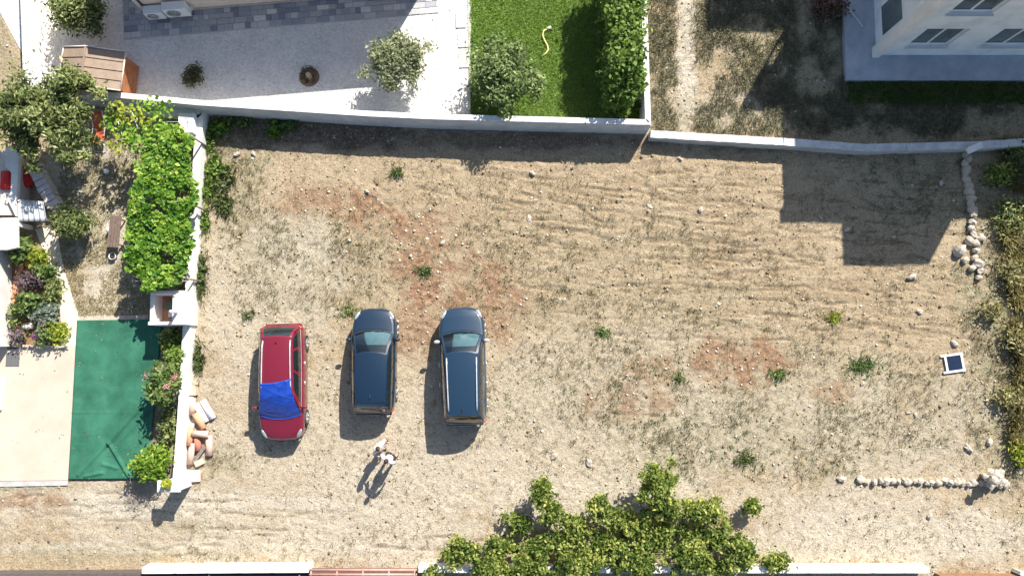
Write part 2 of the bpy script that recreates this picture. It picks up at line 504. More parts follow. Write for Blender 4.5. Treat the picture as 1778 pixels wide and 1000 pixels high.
def blades(name, pts, h, wdt, m, lean=0.5, per=3, label=None, cat=None, parent=None, spread=0.03, kind='stuff'):
    """grass tufts: thin triangles"""
    pts = np.repeat(pts, per, axis=0); n = len(pts)
    base = pts + np.concatenate([RNG.normal(0, spread, (n, 2)), np.zeros((n, 1))], 1)
    hh = (h * RNG.uniform(.5, 1.3, n))[:, None]
    dr = RNG.normal(size=(n, 2)); dr /= np.linalg.norm(dr, axis=1)[:, None]
    tip = base + np.concatenate([dr * hh * lean * RNG.uniform(.3, 1.6, (n, 1)), hh], 1)
    sd_ = np.concatenate([np.stack([-dr[:, 1], dr[:, 0]], 1), np.zeros((n, 1))], 1) * wdt
    mid = base * .45 + tip * .55 + np.array([0, 0, .12]) * hh
    V = np.stack([base - sd_ * .7, base + sd_ * .7, mid + sd_ * .6, tip, mid - sd_ * .6], 1).reshape(-1, 3)
    Fc = np.arange(5 * n).reshape(n, 5)
    t = np.repeat(np.clip(RNG.normal(.5, .22, n), 0, 1), 5)
    o = raw_mesh(name, V, Fc, m, t, parent)
    tag(o, label, cat, kind=kind)
    return o


dry_m = leafmat('dry_grass', (.075, .065, .028), (.20, .17, .075), (.44, .38, .22), .25)
weed_m = leafmat('weed_green', (.045, .075, .018), (.10, .14, .04), (.21, .24, .08), .35)
x, y = scatter(130000, (-22, 22, -9, 16)); mk = masks(x, y)
keep = (RNG.random(len(x)) < (.07 + .55 * mk['grass'] + .10 * mk['scrape']) * (.25 + 1.3 * sstep(.42, .62, fbm(x, y, .9, 2)))) & ~blocked(x, y) & (x > P(345, 500).x)
x, y = x[keep][:20000], y[keep][:20000]
blades('dry_grass', np.stack([x, y, GZ(x, y)], -1), .10, .009, dry_m, .9, 4, 'short dead straw grass tufted over the dirt lot', 'grass', spread=.04)
x, y = scatter(60000, (-22, 22, -9, 16)); mk = masks(x, y)
keep = (RNG.random(len(x)) < .10 * mk['grass'] * sstep(.5, .68, fbm(x, y, 1.3, 0)) * 2) & ~blocked(x, y) & (x > P(345, 500).x)
x, y = x[keep][:1600], y[keep][:1600]
blades('low_weeds', np.stack([x, y, GZ(x, y)], -1), .10, .014, weed_m, 1.2, 6, 'low olive green weeds sprouting through the dry earth', 'weeds', spread=.06)


# ------------------------------------------------------------------ plants
bark_m = mat('bark', (.16, .12, .085), .95, c2=(.27, .22, .17), scale=14, bump=.6)
twig_m = mat('pale_twig', (.30, .25, .19), .95, c2=(.42, .36, .29), scale=14)


def crown_points(n, rx, ry, rz, clumps, sig, shell=0.6, seed=0):
    g = np.random.default_rng(seed)
    d = g.normal(size=(clumps, 3)); d /= np.linalg.norm(d, axis=1)[:, None]
    r = (shell + (1 - shell) * g.random(clumps)) * np.where(g.random(clumps) < .25, g.uniform(.3, .9, clumps), 1) * g.uniform(.78, 1.12, clumps)
    d[:, 2] = np.where(d[:, 2] < -.35, -d[:, 2], d[:, 2])
    lump = np.array([mnoise.noise(Vector((q_[0] * 1.5 + seed * .37, q_[1] * 1.5, q_[2] * 1.2))) for q_ in d])
    r = r * (1 + .75 * lump)
    cc = d * r[:, None] * np.array([rx, ry, rz])
    k = g.integers(0, clumps, n)
    wgt = g.uniform(.6, 1.4, clumps)
    p = cc[k] + g.normal(size=(n, 3)) * (sig * wgt[k])[:, None]
    t = np.clip(g.normal(.5, .2, clumps)[k] + g.normal(0, .2, n), 0, 1)
    return cc, p, t


def shrub(name, uv, z, rx, ry, rz, n, leaf, m, label, cat, group=None, clumps=None, sig=None, shell=.6, elong=1.9, trunk=.05, base=None, flowers=None, seed=None, limb_m=None, up=.4, limbs=8, base_z=0.0):
    """woody plant: crown of leaves round (u, v) at height z; trunk and limbs run down to the ground"""
    seed = seed if seed is not None else int(uv[0] * 7 + uv[1])
    c = P(uv[0], uv[1], z)
    g0 = Vector((c.x, c.y, base_z if base is None else base))
    root = empty(name, g0, 0, label, cat, group)
    clumps = clumps or max(8, int(n / 70)); sig = sig or min(rx, ry) * .2
    cc, p, t = crown_points(n, rx, ry, rz, clumps, sig, shell, seed)
    p[:, 2] += c.z - g0.z
    p[:, 2] = np.maximum(p[:, 2], .03)
    V, Fc = leaf_quads(p, leaf, None, up, elong, .12)
    raw_mesh('crown', V, Fc, m, np.repeat(t, 4), root)
    bm = bmesh.new(); rr = random.Random(seed)
    hz = c.z - g0.z
    fork = Vector((rr.uniform(-.05, .05), rr.uniform(-.05, .05), max(.05, hz * .45)))
    add_tube(bm, [(0, 0, -.05), fork * .5, fork], [trunk * 1.15, trunk, trunk * .85], 8)
    for i in range(min(limbs, clumps)):
        e = Vector(cc[i * max(1, clumps // limbs) % clumps]) * .9; e.z += hz
        mid = fork.lerp(e, .55) + Vector((rr.uniform(-.1, .1), rr.uniform(-.1, .1), rr.uniform(0, .1)))
        add_tube(bm, [fork * .9, mid, e], [trunk * .6, trunk * .35, trunk * .12], 5)
        for k in range(2):
            e2 = e + Vector((rr.uniform(-1, 1) * rx * .3, rr.uniform(-1, 1) * ry * .3, rr.uniform(-.1, .25) * rz))
            add_tube(bm, [mid, mid.lerp(e2, .6), e2], [trunk * .25, trunk * .15, trunk * .06], 4)
    bm_obj('trunk', bm, limb_m or bark_m, root, True)
    if flowers:
        fm, fn, fs, fseed = flowers
        cc2, fp, ft = crown_points(fn, rx * 1.0, ry * 1.0, rz * 1.05, max(6, clumps // 3), sig * .7, .8, seed + 5)
        fp[:, 2] = np.abs(fp[:, 2]) + hz
        V, Fc = leaf_quads(fp, fs, None, .8, 1.0, .1)
        f = raw_mesh('blossoms', V, Fc, fm, np.repeat(ft, 4), root)
        tag(f, kind='stuff')
    return root


olive_m = leafmat('olive_leaf', (.035, .055, .012), (.16, .20, .055), (.46, .48, .20), .3)
pale_olive_m = leafmat('pale_olive_leaf', (.10, .12, .05), (.23, .26, .12), (.46, .47, .30), .3)
vine_m = leafmat('vine_leaf', (.035, .11, .008), (.14, .29, .025), (.42, .56, .09), .4, .5)
hedge_m = leafmat('hedge_leaf', (.05, .10, .012), (.13, .215, .03), (.27, .37, .07), .35)
south_m = leafmat('fig_leaf', (.022, .05, .006), (.15, .215, .03), (.52, .53, .14), .4)
dryb_m = leafmat('dry_bush_leaf', (.12, .11, .03), (.30, .27, .10), (.56, .50, .26), .35)
green_m = leafmat('garden_leaf', (.045, .085, .018), (.12, .19, .045), (.30, .36, .11), .35)
yg_m = leafmat('yellow_green_leaf', (.12, .17, .01), (.27, .33, .03), (.5, .52, .08), .4)
pink_m = leafmat('pink_petal', (.45, .16, .20), (.62, .30, .32), (.75, .5, .48), .4)
purple_m = leafmat('purple_petal', (.14, .05, .16), (.30, .13, .30), (.5, .30, .48), .4)
grey_leaf_m = leafmat('grey_leaf', (.10, .13, .09), (.18, .22, .16), (.3, .34, .26), .3)

# ------------------------------------------------------------------ walls
def offset_line(pts, d):
    out = []
    n = len(pts)
    for i in range(n):
        a = Vector((pts[i][0], pts[i][1])); ns = []
        if i > 0:
            e = (a - Vector((pts[i - 1][0], pts[i - 1][1]))).normalized(); ns.append(Vector((-e.y, e.x)))
        if i < n - 1:
            e = (Vector((pts[i + 1][0], pts[i + 1][1])) - a).normalized(); ns.append(Vector((-e.y, e.x)))
        m_ = sum(ns, Vector((0, 0))).normalized()
        k = d / max(.35, m_.dot(ns[0]))
        out.append(a + m_ * k)
    return out


def strip_prism(bm, pts, d, z0, z1, over=0.0):
    A = offset_line(pts, -over); B = offset_line(pts, d + over)
    rows = []
    for a, b in zip(A, B):
        rows.append([bm.verts.new((a.x, a.y, z0)), bm.verts.new((b.x, b.y, z0)), bm.verts.new((b.x, b.y, z1)), bm.verts.new((a.x, a.y, z1))])
    for i in range(len(rows) - 1):
        for k in range(4):
            bm.faces.new((rows[i][k], rows[i][(k + 1) % 4], rows[i + 1][(k + 1) % 4], rows[i + 1][k]))
    bm.faces.new(rows[0][::-1]); bm.faces.new(rows[-1])


def densify(pts, step=0.5, jit=0.0):
    out = []
    for i in range(len(pts) - 1):
        a, b = Vector(pts[i][:2]), Vector(pts[i + 1][:2]); n = max(1, int((b - a).length / step))
        for k in range(n):
            p = a.lerp(b, k / n)
            if jit and (i or k): p += Vector((random.uniform(-jit, jit), random.uniform(-jit, jit)))
            out.append(p)
    out.append(Vector(pts[-1][:2]))
    return out


def wall(name, label, pts, thick, h, face_m, cap_m, cap_t=.06, over=.02, z0=-.1, jit=0.0, cat='wall', slab=None):
    o = empty(name, (0, 0, 0), 0, label, cat)
    P2 = densify(pts, .6, jit)
    bm = bmesh.new(); strip_prism(bm, P2, thick, z0, h - cap_t)
    bm_obj('wall_body', bm, face_m, o)
    # coping in lengths, each its own slab
    L = slab or 1.2
    Q = densify(pts, .15, jit * .5); i = 0; per = max(2, int(L / .15))
    while i < len(Q) - 1:
        j = min(len(Q) - 1, i + per)
        if len(Q) - 1 - j < 3: j = len(Q) - 1
        seg = [q_.copy() for q_ in Q[i:j + 1]]
        if i > 0: seg[0] = seg[0].lerp(seg[1], .05)
        bm = bmesh.new(); strip_prism(bm, seg, thick, h - cap_t + .001, h + random.uniform(-.004, .004), over)
        bmesh.ops.bevel(bm, geom=[e for e in bm.edges if e.calc_length() > .1], offset=.006, segments=1, affect='EDGES')
        bm_obj('coping_slab', bm, cap_m, o)
        i = j
    return o


white_cap = mat('white_coping', (.74, .72, .68), .75, c2=(.40, .39, .37), scale=2.6, lo=.48, hi=.78, detail=10, bump=.15, bscale=30)
plaster_w = mat('white_plaster', (.76, .74, .70), .85, c2=(.64, .62, .585), scale=1.6, bump=.15, bscale=40)
plaster_g = mat('grey_render', (.42, .43, .44), .9, c2=(.58, .58, .57), scale=1.8, detail=10, bump=.3, bscale=25)
concrete = mat('concrete', (.36, .35, .33), .9, c2=(.50, .48, .45), scale=2.5, bump=.35, bscale=22)
terracotta = mat('terracotta', (.36, .135, .07), .85, c2=(.50, .22, .12), scale=5, bump=.3)

wall('garden_wall', 'long white-capped wall between the gravel yard with lawn and the dirt lot',
     [P(1121, -90, WALL_H), P(1131, 218, WALL_H), P(745, 208, WALL_H), P(640, 203, WALL_H), P(345, 184, WALL_H), P(205, 171, WALL_H), P(120, 165, WALL_H)], -.25, WALL_H, plaster_g, white_cap, over=.02)

LW = 0.55
wl = wall('boundary_wall', 'white wall with pale coping running beside the green carpet and vine',
          [P(312, 845, LW), P(323, 690, LW), P(340, 400, LW), P(353, 193, LW), P(184, 179, LW)], .27, LW, plaster_w, mat('pale_coping', (.74, .72, .66), .8, c2=(.62, .60, .55), scale=2.5, bump=.2, bscale=30), over=.015, jit=.012)
# terracotta painted strip on the inner side of the return
a, b = P(186, 182, LW), P(334, 195, LW)
d = (b - a).normalized(); nrm = Vector((d.y, -d.x, 0))
bm = bmesh.new()
add_box(bm, Vector(((a + b) / 2 + nrm * .035).xy.to_3d()) + Vector((0, 0, .20)), ((b - a).length - .1, .05, .5), Matrix.Rotation(math.atan2(d.y, d.x), 3, 'Z'))
bm_obj('terracotta_facing', bm, terracotta, wl)

# gate pillar at the south end of that wall
pl = empty('gate_pillar', (P(299, 843, 1.27).x, P(299, 843, 1.27).y, 0), 0, 'stubby white pillar ending the boundary wall beside the track', 'pillar')
box('shaft', (0, 0, .48), (.42, .42, 1.45), plaster_w, pl, bevel=.015)
box('cap', (-.12, -.02, 1.24), (.86, .42, .07), white_cap, pl, bevel=.012)

WW = 1.25
wall('white_side_wall', 'tall white wall beside the dry grass at the upper left corner', [P(50, 150, WW), P(42, -90, WW)], .2, WW, plaster_w, white_cap, over=.01)

# concrete kerb wall across the right half
CW = .55
wall('concrete_wall', 'low grey concrete wall along the shaded field on the right',
     [P(1900, 246, CW), P(1690, 259, CW), P(1500, 263, CW), P(1380, 254, CW), P(1240, 246, CW), P(1129, 239, CW)], -.30, CW, concrete, mat('worn_concrete', (.42, .42, .42), .9, c2=(.58, .57, .55), scale=3, bump=.4, bscale=20), over=.0, jit=.02)

# ------------------------------------------------------------------ gravel yard, lawn, path
def sheet(name, poly, z, m, kind='structure', sub=0):
    bm = bmesh.new(); prism(bm, poly, z - .06, z)
    o = bm_obj(name, bm, m); tag(o, kind=kind); return o


gravel_m, t, b = nodes('white_gravel')
tc = t.nodes.new('ShaderNodeTexCoord')
vo = t.nodes.new('ShaderNodeTexVoronoi'); vo.inputs['Scale'].default_value = 15
n1 = t.nodes.new('ShaderNodeTexNoise'); n1.inputs['Scale'].default_value = 1.1; n1.inputs['Detail'].default_value = 7
r1 = t.nodes.new('ShaderNodeValToRGB'); r1.color_ramp.elements[0].color = (.46, .43, .40, 1); r1.color_ramp.elements[1].color = (.80, .765, .71, 1)
r2 = t.nodes.new('ShaderNodeValToRGB'); r2.color_ramp.elements[0].position = .35; r2.color_ramp.elements[1].position = .62
r2.color_ramp.elements[0].color = (.60, .57, .53, 1); r2.color_ramp.elements[1].color = (.74, .70, .65, 1)
mx = t.nodes.new('ShaderNodeMix'); mx.data_type = 'RGBA'; mx.inputs[0].default_value = .5
for a_ in (vo, n1): t.links.new(tc.outputs['Object'], a_.inputs['Vector'])
sep = t.nodes.new('ShaderNodeSeparateColor'); t.links.new(vo.outputs['Color'], sep.inputs[0])
t.links.new(sep.outputs[0], r1.inputs['Fac']); t.links.new(n1.outputs['Fac'], r2.inputs['Fac'])
t.links.new(r1.outputs[0], mx.inputs[6]); t.links.new(r2.outputs[0], mx.inputs[7]); t.links.new(mx.outputs[2], b.inputs['Base Color'])
bp = t.nodes.new('ShaderNodeBump'); bp.inputs['Strength'].default_value = .8; bp.inputs['Distance'].default_value = .03; bp.invert = True
t.links.new(vo.outputs['Distance'], bp.inputs['Height']); t.links.new(bp.outputs[0], b.inputs['Normal']); b.inputs['Roughness'].default_value = .9
sheet('gravel_yard', yard_poly, .03, gravel_m)
sheet('lawn', lawn_poly, .025, mat('lawn_soil', (.09, .16, .03), .95, c2=(.16, .23, .06), scale=4, bump=.5))
x, y = scatter(40000, (P(816, 0).x, P(1122, 0).x + .1, P(0, 232).y, P(0, -60).y))
keep = inpoly(x, y, lawn_poly); x, y = x[keep][:26000], y[keep][:26000]
lawn_leaf = leafmat('lawn_blade', (.11, .23, .025), (.27, .42, .065), (.48, .60, .17), .35)
blades('lawn_grass', np.stack([x, y, np.full(len(x), .02)], -1), .09, .010, lawn_leaf, .9, 3, 'mown green lawn grass inside the white-capped wall', 'grass', spread=.03)

# thin pale concrete edging between gravel and lawn with three stepping slabs
edge = tube('lawn_edging', [P(813, -60, .05), P(814, 60, .05), P(817, 205, .05)], .035, mat('edging', (.52, .49, .44), .9), None)
tag(edge, 'thin pale edging strip between gravel yard and lawn', 'edging')
slab_m = mat('step_slab', (.64, .60, .55), .85, c2=(.72, .68, .62), scale=6, bump=.2)
for i, (u, v, l) in enumerate(((800, 36, 'square stepping slab nearest the house at the lawn edge'), (804, 70, 'middle square stepping slab at the lawn edge'), (806, 105, 'square stepping slab at the lawn edge beside the olive bush'))):
    o = box('stepping_slab', (0, 0, 0), (.40, .62, .06), slab_m, None, bevel=.012); o.location = P(u, v, .045); o.rotation_euler.z = R(2)
    tag(o, l, 'paving slab', 'stepping slabs by the lawn')

# house at the top left and its paved strip
HX0, HX1 = P(258, 25), P(735, -14)
hd = (HX1 - HX0).normalized(); hn = Vector((-hd.y, hd.x, 0))           # hn points north, into the house
house = empty('house', HX0, 0, 'cream house wall with two air conditioners on the gravel yard', 'house')
L = (HX1 - HX0).length
rz = math.atan2(hd.y, hd.x)
facade_m = mat('cream_facade', (.72, .60, .47), .85, c2=(.78, .66, .53), scale=1.2, bump=.12, bscale=40)
HM = Matrix.Rotation(rz, 3, 'Z')


def hpos(a_, b_, z): return Vector((hd.x * a_ + hn.x * b_, hd.y * a_ + hn.y * b_, z))


bm = bmesh.new(); add_box(bm, hpos(L / 2, 4.0, 1.7), (L, 8.0, 3.4), HM); bm_obj('wall', bm, facade_m, house)
bm = bmesh.new(); add_box(bm, hpos(L / 2, 3.95, 3.55), (L + .5, 8.4, .30), HM, .02)
bm_obj('roof_slab', bm, mat('roof_tiles', (.42, .20, .12), .9), house)
bm = bmesh.new(); add_box(bm, hpos(-.02, .10, 1.7), (.12, .26, 3.42), HM, .01); bm_obj('corner_pilaster', bm, plaster_w, house)
bm = bmesh.new(); add_tube(bm, [hpos(.16, -.05, .05), hpos(.16, -.05, 3.4)], .04, 8); bm_obj('downpipe', bm, mat('dark_pipe', (.06, .045, .04), .6), house, True)
bm = bmesh.new(); add_box(bm, hpos(L / 2, -.012, .10), (L - .1, .03, .2), HM); bm_obj('plinth', bm, mat('plinth_stone', (.45, .40, .36), .9), house)

pav = mesh('paved_strip', [], [], None); tag(pav, kind='structure')
bm = bmesh.new()
base_pts = [HX0 + hpos(-1.0, 0, 0), HX0 + hpos(-1.0, 3, 0), HX0 + hpos(0, 3, 0)]
prism(bm, [(HX0 + hpos(*q_, 0)).xy for q_ in ((-1.02, -1.02), (L + .6, -.98), (L + .6, .1), (.1, .1), (.1, 3), (-1.02, 3))], -.02, .045)
bm.to_mesh(pav.data); bm.free(); pav.data.materials.append(mat('mortar', (.46, .45, .44), .95, scale=12))
pv_ms = [mat('paver_' + n_, c_, .8, c2=tuple(min(1, k * 1.25) for k in c_), scale=5, bump=.25, bscale=25) for n_, c_ in
         (('blue_grey', (.28, .29, .31)), ('mid_grey', (.36, .355, .35)), ('pale_grey', (.48, .465, .45)), ('slate', (.20, .21, .235)), ('cream', (.58, .54, .50)))]
unit = []
for m_ in pv_ms:
    bm = bmesh.new(); add_box(bm, (0, 0, 0), (1, 1, 1)); bmesh.ops.bevel(bm, geom=[e for e in bm.edges if abs(e.verts[0].co.z - .5) < .01 and abs(e.verts[1].co.z - .5) < .01], offset=.03, segments=1, affect='EDGES')
    me = bpy.data.meshes.new('paver'); bm.to_mesh(me); bm.free(); me.materials.append(m_); unit.append(me)
pr = random.Random(3); cnt = 0


def paver(a0, a1, b0, b1):
    global cnt
    o = bpy.data.objects.new('paving_stone', unit[pr.choices(range(5), (4, 5, 3, 3, 1))[0]]); COL.objects.link(o); o.parent = pav
    o.location = HX0 + hpos((a0 + a1) / 2, (b0 + b1) / 2, .052 + pr.uniform(-.003, .004)); o.rotation_euler.z = rz + pr.uniform(-.02, .02)
    o.scale = (a1 - a0 - .025, b1 - b0 - .025, .03); cnt += 1


rows_ = [-.97, -.72, -.46, -.24, -.02]
for i in range(4):
    a0 = -1.0
    while a0 < L + .5:
        a1 = a0 + pr.choice((.22, .28, .34, .42, .5)); paver(a0, min(a1, L + .55), rows_[i], rows_[i + 1]); a0 = a1
for col in range(4):
    b0 = 0.0
    while b0 < 1.9:
        b1 = b0 + pr.choice((.22, .28, .36, .45)); paver(-1.0 + col * .245, -1.0 + (col + 1) * .245, b0, b1); b0 = b1

# air conditioners on the facade
ac_m = mat('ac_white', (.78, .78, .77), .5, var=.04)
grille_m = mat('ac_grille', (.10, .12, .11), .6)
for (a_, wd, hh, zz, lab) in ((.52, .72, .55, .30, 'smaller white air conditioner nearest the corner of the house'), (1.42, .92, .68, .35, 'larger white air conditioner hanging on the cream house wall')):
    ac = empty('air_conditioner', HX0 + hpos(a_, -.24, zz), rz, lab, 'air conditioner', 'air conditioners on the house')
    box('casing', (0, 0, hh / 2), (wd, .34, hh), ac_m, ac, bevel=.02)
    bm = bmesh.new(); bmesh.ops.create_cone(bm, segments=24, radius1=hh * .38, radius2=hh * .38, depth=.02, cap_ends=True, matrix=Matrix.Translation((-wd * .12, -.178, hh / 2)) @ Matrix.Rotation(PI / 2, 4, 'X'))
    bm_obj('fan_grille', bm, grille_m, ac)
    bm = bmesh.new()
    for k in range(3):
        add_tube(bm, [(-wd * .12 + math.cos(x_) * hh * (.12 + .11 * k), -.192, hh / 2 + math.sin(x_) * hh * (.12 + .11 * k)) for x_ in np.linspace(0, 2 * PI, 17)], .008, 5, False)
    bm_obj('guard_ring', bm, ac_m, ac)
    for s in (-1, 1): box('bracket', (s * wd * .32, .08, -.03), (.05, .40, .05), mat('bracket_steel', (.35, .35, .35), .5, metal=.6), ac)
    tube('refrigerant_pipe', [(wd * .5, 0, .15), (wd * .5 + .08, .05, .1), (wd * .5 + .1, .16, .3)], .02, ac_m, ac)

# garden shed with brown ribbed gable roof
SZ = 1.35
c4 = [P(112, 84, SZ), P(220, 90, SZ), P(209, 160, SZ), P(104, 150, SZ)]
cen = sum(c4, Vector()) / 4
ax = ((c4[1] - c4[0]) + (c4[2] - c4[3])).normalized(); ay = Vector((-ax.y, ax.x, 0))
sw = (c4[1] - c4[0]).length; sl = (c4[0] - c4[3]).length
shed = empty('garden_shed', (cen.x, cen.y, .03), math.atan2(ax.y, ax.x), 'small brown garden shed with ribbed gable roof in the gravel yard', 'shed')
wood_o = mat('orange_wood', (.30, .10, .035), .7, c2=(.42, .16, .06), scale=3, bump=.2)
roof_b = mat('brown_roof_panel', (.235, .165, .115), .6, c2=(.30, .22, .16), scale=4)
trim_m = mat('shed_trim', (.62, .54, .46), .6)
bw, bl = sw * .90, sl * .90
nb = 9
for s in (-1, 1):
    for k in range(nb):                       # side boards (long walls), each a plank
        zc = .06 + k * (SZ - .15) / nb
        box('plank', (s * bw / 2, 0, zc + .06), (.03, bl, (SZ - .15) / nb - .012), wood_o, shed, bevel=.004)
        box('plank', (0, s * bl / 2, zc + .06), (bw - .04, .03, (SZ - .15) / nb - .012), wood_o, shed, bevel=.004)
for s in (-1, 1):
    bm = bmesh.new(); vs = [bm.verts.new(p_) for p_ in ((-bw / 2, s * bl / 2, SZ - .1), (bw / 2, s * bl / 2, SZ - .1), (-.1, s * bl / 2, SZ + .25))]; bm.faces.new(vs)
    bm_obj('gable', bm, wood_o, shed)
box('inner_wall', (0, 0, .6), (bw - .08, bl - .08, 1.15), mat('shed_inner', (.08, .05, .03), .9), shed)
rx0 = -sw * .08
nrib = 4
for s in (-1, 1):
    e = -sw / 2 if s < 0 else sw / 2
    for k in range(nrib):
        y0, y1 = sl / 2 - k * sl / nrib, sl / 2 - (k + 1) * sl / nrib
        bm = bmesh.new()
        zr, ze = SZ + .26, SZ
        vs = [(rx0, y0, zr), (e, y0, ze), (e, y1 - .02, ze + .035), (rx0, y1 - .02, zr + .035)]
        lo_ = [bm.verts.new(v_) for v_ in vs]; hi_ = [bm.verts.new((v_[0], v_[1], v_[2] + .025)) for v_ in vs]
        bm.faces.new(hi_); bm.faces.new(lo_[::-1])
        for i in range(4): bm.faces.new((lo_[i], lo_[(i + 1) % 4], hi_[(i + 1) % 4], hi_[i]))
        bm_obj('roof_panel', bm, roof_b, shed)
bm = bmesh.new(); add_box(bm, (rx0, 0, SZ + .315), (.07, sl + .04, .03)); bm_obj('ridge', bm, roof_b, shed)
for s in (-1, 1):
    e = s * sw / 2
    tube('eave_trim', [(e, -sl / 2 - .03, SZ + .03), (e, sl / 2 + .03, SZ + .03)], .03, trim_m, shed, 6)
    tube('gable_trim', [(rx0, s * (sl / 2 + .02), SZ + .31), (e, s * (sl / 2 + .02), SZ + .05)], .03, trim_m, shed, 6)
    tube('gable_trim', [(rx0, s * (sl / 2 + .02), SZ + .31), (-e, s * (sl / 2 + .02), SZ + .05)], .03, trim_m, shed, 6)

# garden hose on the lawn
hose = empty('garden_hose', P(945, 60, .05), 0, 'yellow garden hose lying curled on the lawn', 'hose')
hp = [P(u, v, .09) - hose.location for u, v in ((950, 51), (944, 54), (942, 62), (945, 70), (950, 79), (952, 86), (948, 93), (940, 99))]
tube('hose', hp, .035, mat('hose_yellow', (.62, .56, .20), .5), hose)
tube('nozzle', [hp[0] + Vector((-.02, 0, 0)), hp[0] + Vector((.16, .06, .02))], [.05, .07], mat('nozzle_cream', (.72, .66, .45), .5), hose)

# round shrub and stump in the gravel yard
shrub('ball_shrub', (335, 132), .25, .34, .30, .26, 1500, .05, leafmat('box_leaf', (.05, .05, .022), (.10, .10, .04), (.19, .18, .09), .2), 'small dark round shrub in the gravel near the shed', 'shrub', sig=.09, clumps=40)
st = empty('tree_stump', P(537, 134, .03), 0, 'brown bare stump with cut twigs in the gravel yard', 'stump')
bm = bmesh.new()
rr = random.Random(5)
for i in range(46):
    a_ = rr.uniform(0, 2 * PI); r_ = rr.uniform(.12, .42)
    add_tube(bm, [(math.cos(a_) * r_ * .4, math.sin(a_) * r_ * .4, 0), (math.cos(a_) * r_, math.sin(a_) * r_, rr.uniform(.12, .25)), (math.cos(a_ + .4) * r_ * .8, math.sin(a_ + .4) * r_ * .8, rr.uniform(.2, .38))], [.022, .018, .008], 4)
bm_obj('twigs', bm, mat('dead_twig', (.13, .085, .05), .95, c2=(.24, .17, .11), scale=9), st)
bm = bmesh.new(); bmesh.ops.create_cone(bm, segments=12, radius1=.13, radius2=.09, depth=.3, cap_ends=True, matrix=Matrix.Translation((.02, 0, .15))); bm_obj('cut_trunk', bm, mat('cut_wood', (.50, .42, .32), .9), st)
bm = bmesh.new(); bmesh.ops.create_cone(bm, segments=20, radius1=.42, radius2=.36, depth=.06, cap_ends=True, matrix=Matrix.Translation((0, 0, .02))); bm_obj('soil_ring', bm, mat('dark_soil', (.09, .06, .04), 1, c2=(.16, .11, .075), scale=9, bump=.5), st)

# trees and hedge round the yard
shrub('olive_tree', (690, 108), 1.3, 1.25, .95, .62, 9000, .060, pale_olive_m, 'pale airy olive tree standing in the gravel yard', 'tree', clumps=110, sig=.15, shell=.45, elong=2.6, trunk=.06, limb_m=bark_m)
shrub('olive_bush', (874, 132), 1.35, 1.3, 1.45, .7, 14000, .065, leafmat('bush_leaf', (.05, .09, .02), (.15, .215, .06), (.32, .38, .15), .3), 'wide green olive bush leaning over the lawn edge and wall', 'bush', clumps=150, sig=.16, shell=.4, elong=2.5, trunk=.06)
shrub('olive_bush', (140, 12), 1.0, 1.2, 1.0, .6, 9000, .06, olive_m, 'olive bush beside the tall white wall at the top edge', 'bush', clumps=110, sig=.15, shell=.4, elong=2.5, trunk=.06)
shrub('olive_tree', (72, 203), 2.0, 2.4, 2.0, .95, 22000, .068, olive_m, 'large spreading olive tree below the garden shed on the far left', 'tree', clumps=170, sig=.15, shell=.35, elong=2.6, trunk=.12, limbs=16, limb_m=twig_m)

hedge = empty('hedge', P(1080, 100), 0, 'leafy bright green hedge against the inside of the white wall', 'hedge')
hl = []
ht = []
for k in range(230):
    f_ = random.random(); v_ = -60 + 262 * f_
    top = 2.5 if v_ < 150 else 2.5 - (v_ - 150) / 52 * .95
    zz = random.uniform(.25, top) if random.random() < .45 else top * random.uniform(.86, 1.03)
    c = P(1066 + v_ * .02 + random.uniform(-21, 26), v_, 0); c.z = zz
    n_ = 70; pp = np.array(c)[None] + RNG.normal(size=(n_, 3)) * np.array([.16, .18, .15]); hl.append(pp); ht.append(np.clip(RNG.normal(random.gauss(.5, .15), .17, n_), 0, 1))
hl = np.concatenate(hl) - np.array(hedge.location); hl[:, 2] = np.maximum(hl[:, 2], .02)
V, Fc = leaf_quads(hl, .105, None, .5, 1.6, .12); raw_mesh('foliage', V, Fc, hedge_m, np.repeat(np.concatenate(ht), 4), hedge)
bm = bmesh.new()
for k in range(14):
    p_ = P(1068 + random.uniform(-6, 6), -50 + k * 18.5, 0) - hedge.location
    add_tube(bm, [p_, p_ + Vector((random.uniform(-.1, .1), 0, .6)), p_ + Vector((random.uniform(-.2, .2), .1, 1.5))], [.04, .03, .01], 6)
bm_obj('stems', bm, bark_m, hedge)

# ------------------------------------------------------------------ white building, upper right
AP = empty('building', P(1470, 137), 0, 'tall white building on a blue-grey slab in the upper right corner', 'building')
blx = AP.location
BW_M = mat('weathered_white', (.74, .77, .78), .85, c2=(.54, .57, .58), scale=1.4, lo=.45, hi=.75, bump=.2, bscale=20)
slab_blue = mat('blue_grey_concrete', (.30, .33, .37), .85, c2=(.42, .44, .47), scale=1.6, bump=.3, bscale=20)


def bpart(name, poly, z0, z1, m, bevel=0.0):
    return prism_obj(name, [(p_ - blx).xy for p_ in poly], z0, z1, m, AP, bevel)


bpart('apron_slab', [P(1470, 139, .28), P(1462, -90, .28), P(2450, -90, .28), P(2450, 139, .28)], -.05, .28, slab_blue, .01)
SW_, S2 = P(1521, 96, .28), P(1990, 96, .28)
yN = P(1521, -110).y
x0, y0 = SW_.x, SW_.y
BH = 6.4


def bbox_(name, xa, xb, ya, yb, za, zb, m, bevel=0.01):
    return box(name, (Vector(((xa + xb) / 2, (ya + yb) / 2, (za + zb) / 2)) - Vector((blx.x, blx.y, 0))), (xb - xa, yb - ya, zb - za), m, AP, bevel=bevel)


glass_b = mat('building_glass', (.10, .13, .14), .12, var=.3, scale=1.2)
grey_fr = mat('grey_frame', (.35, .37, .38), .5)
WT = .25
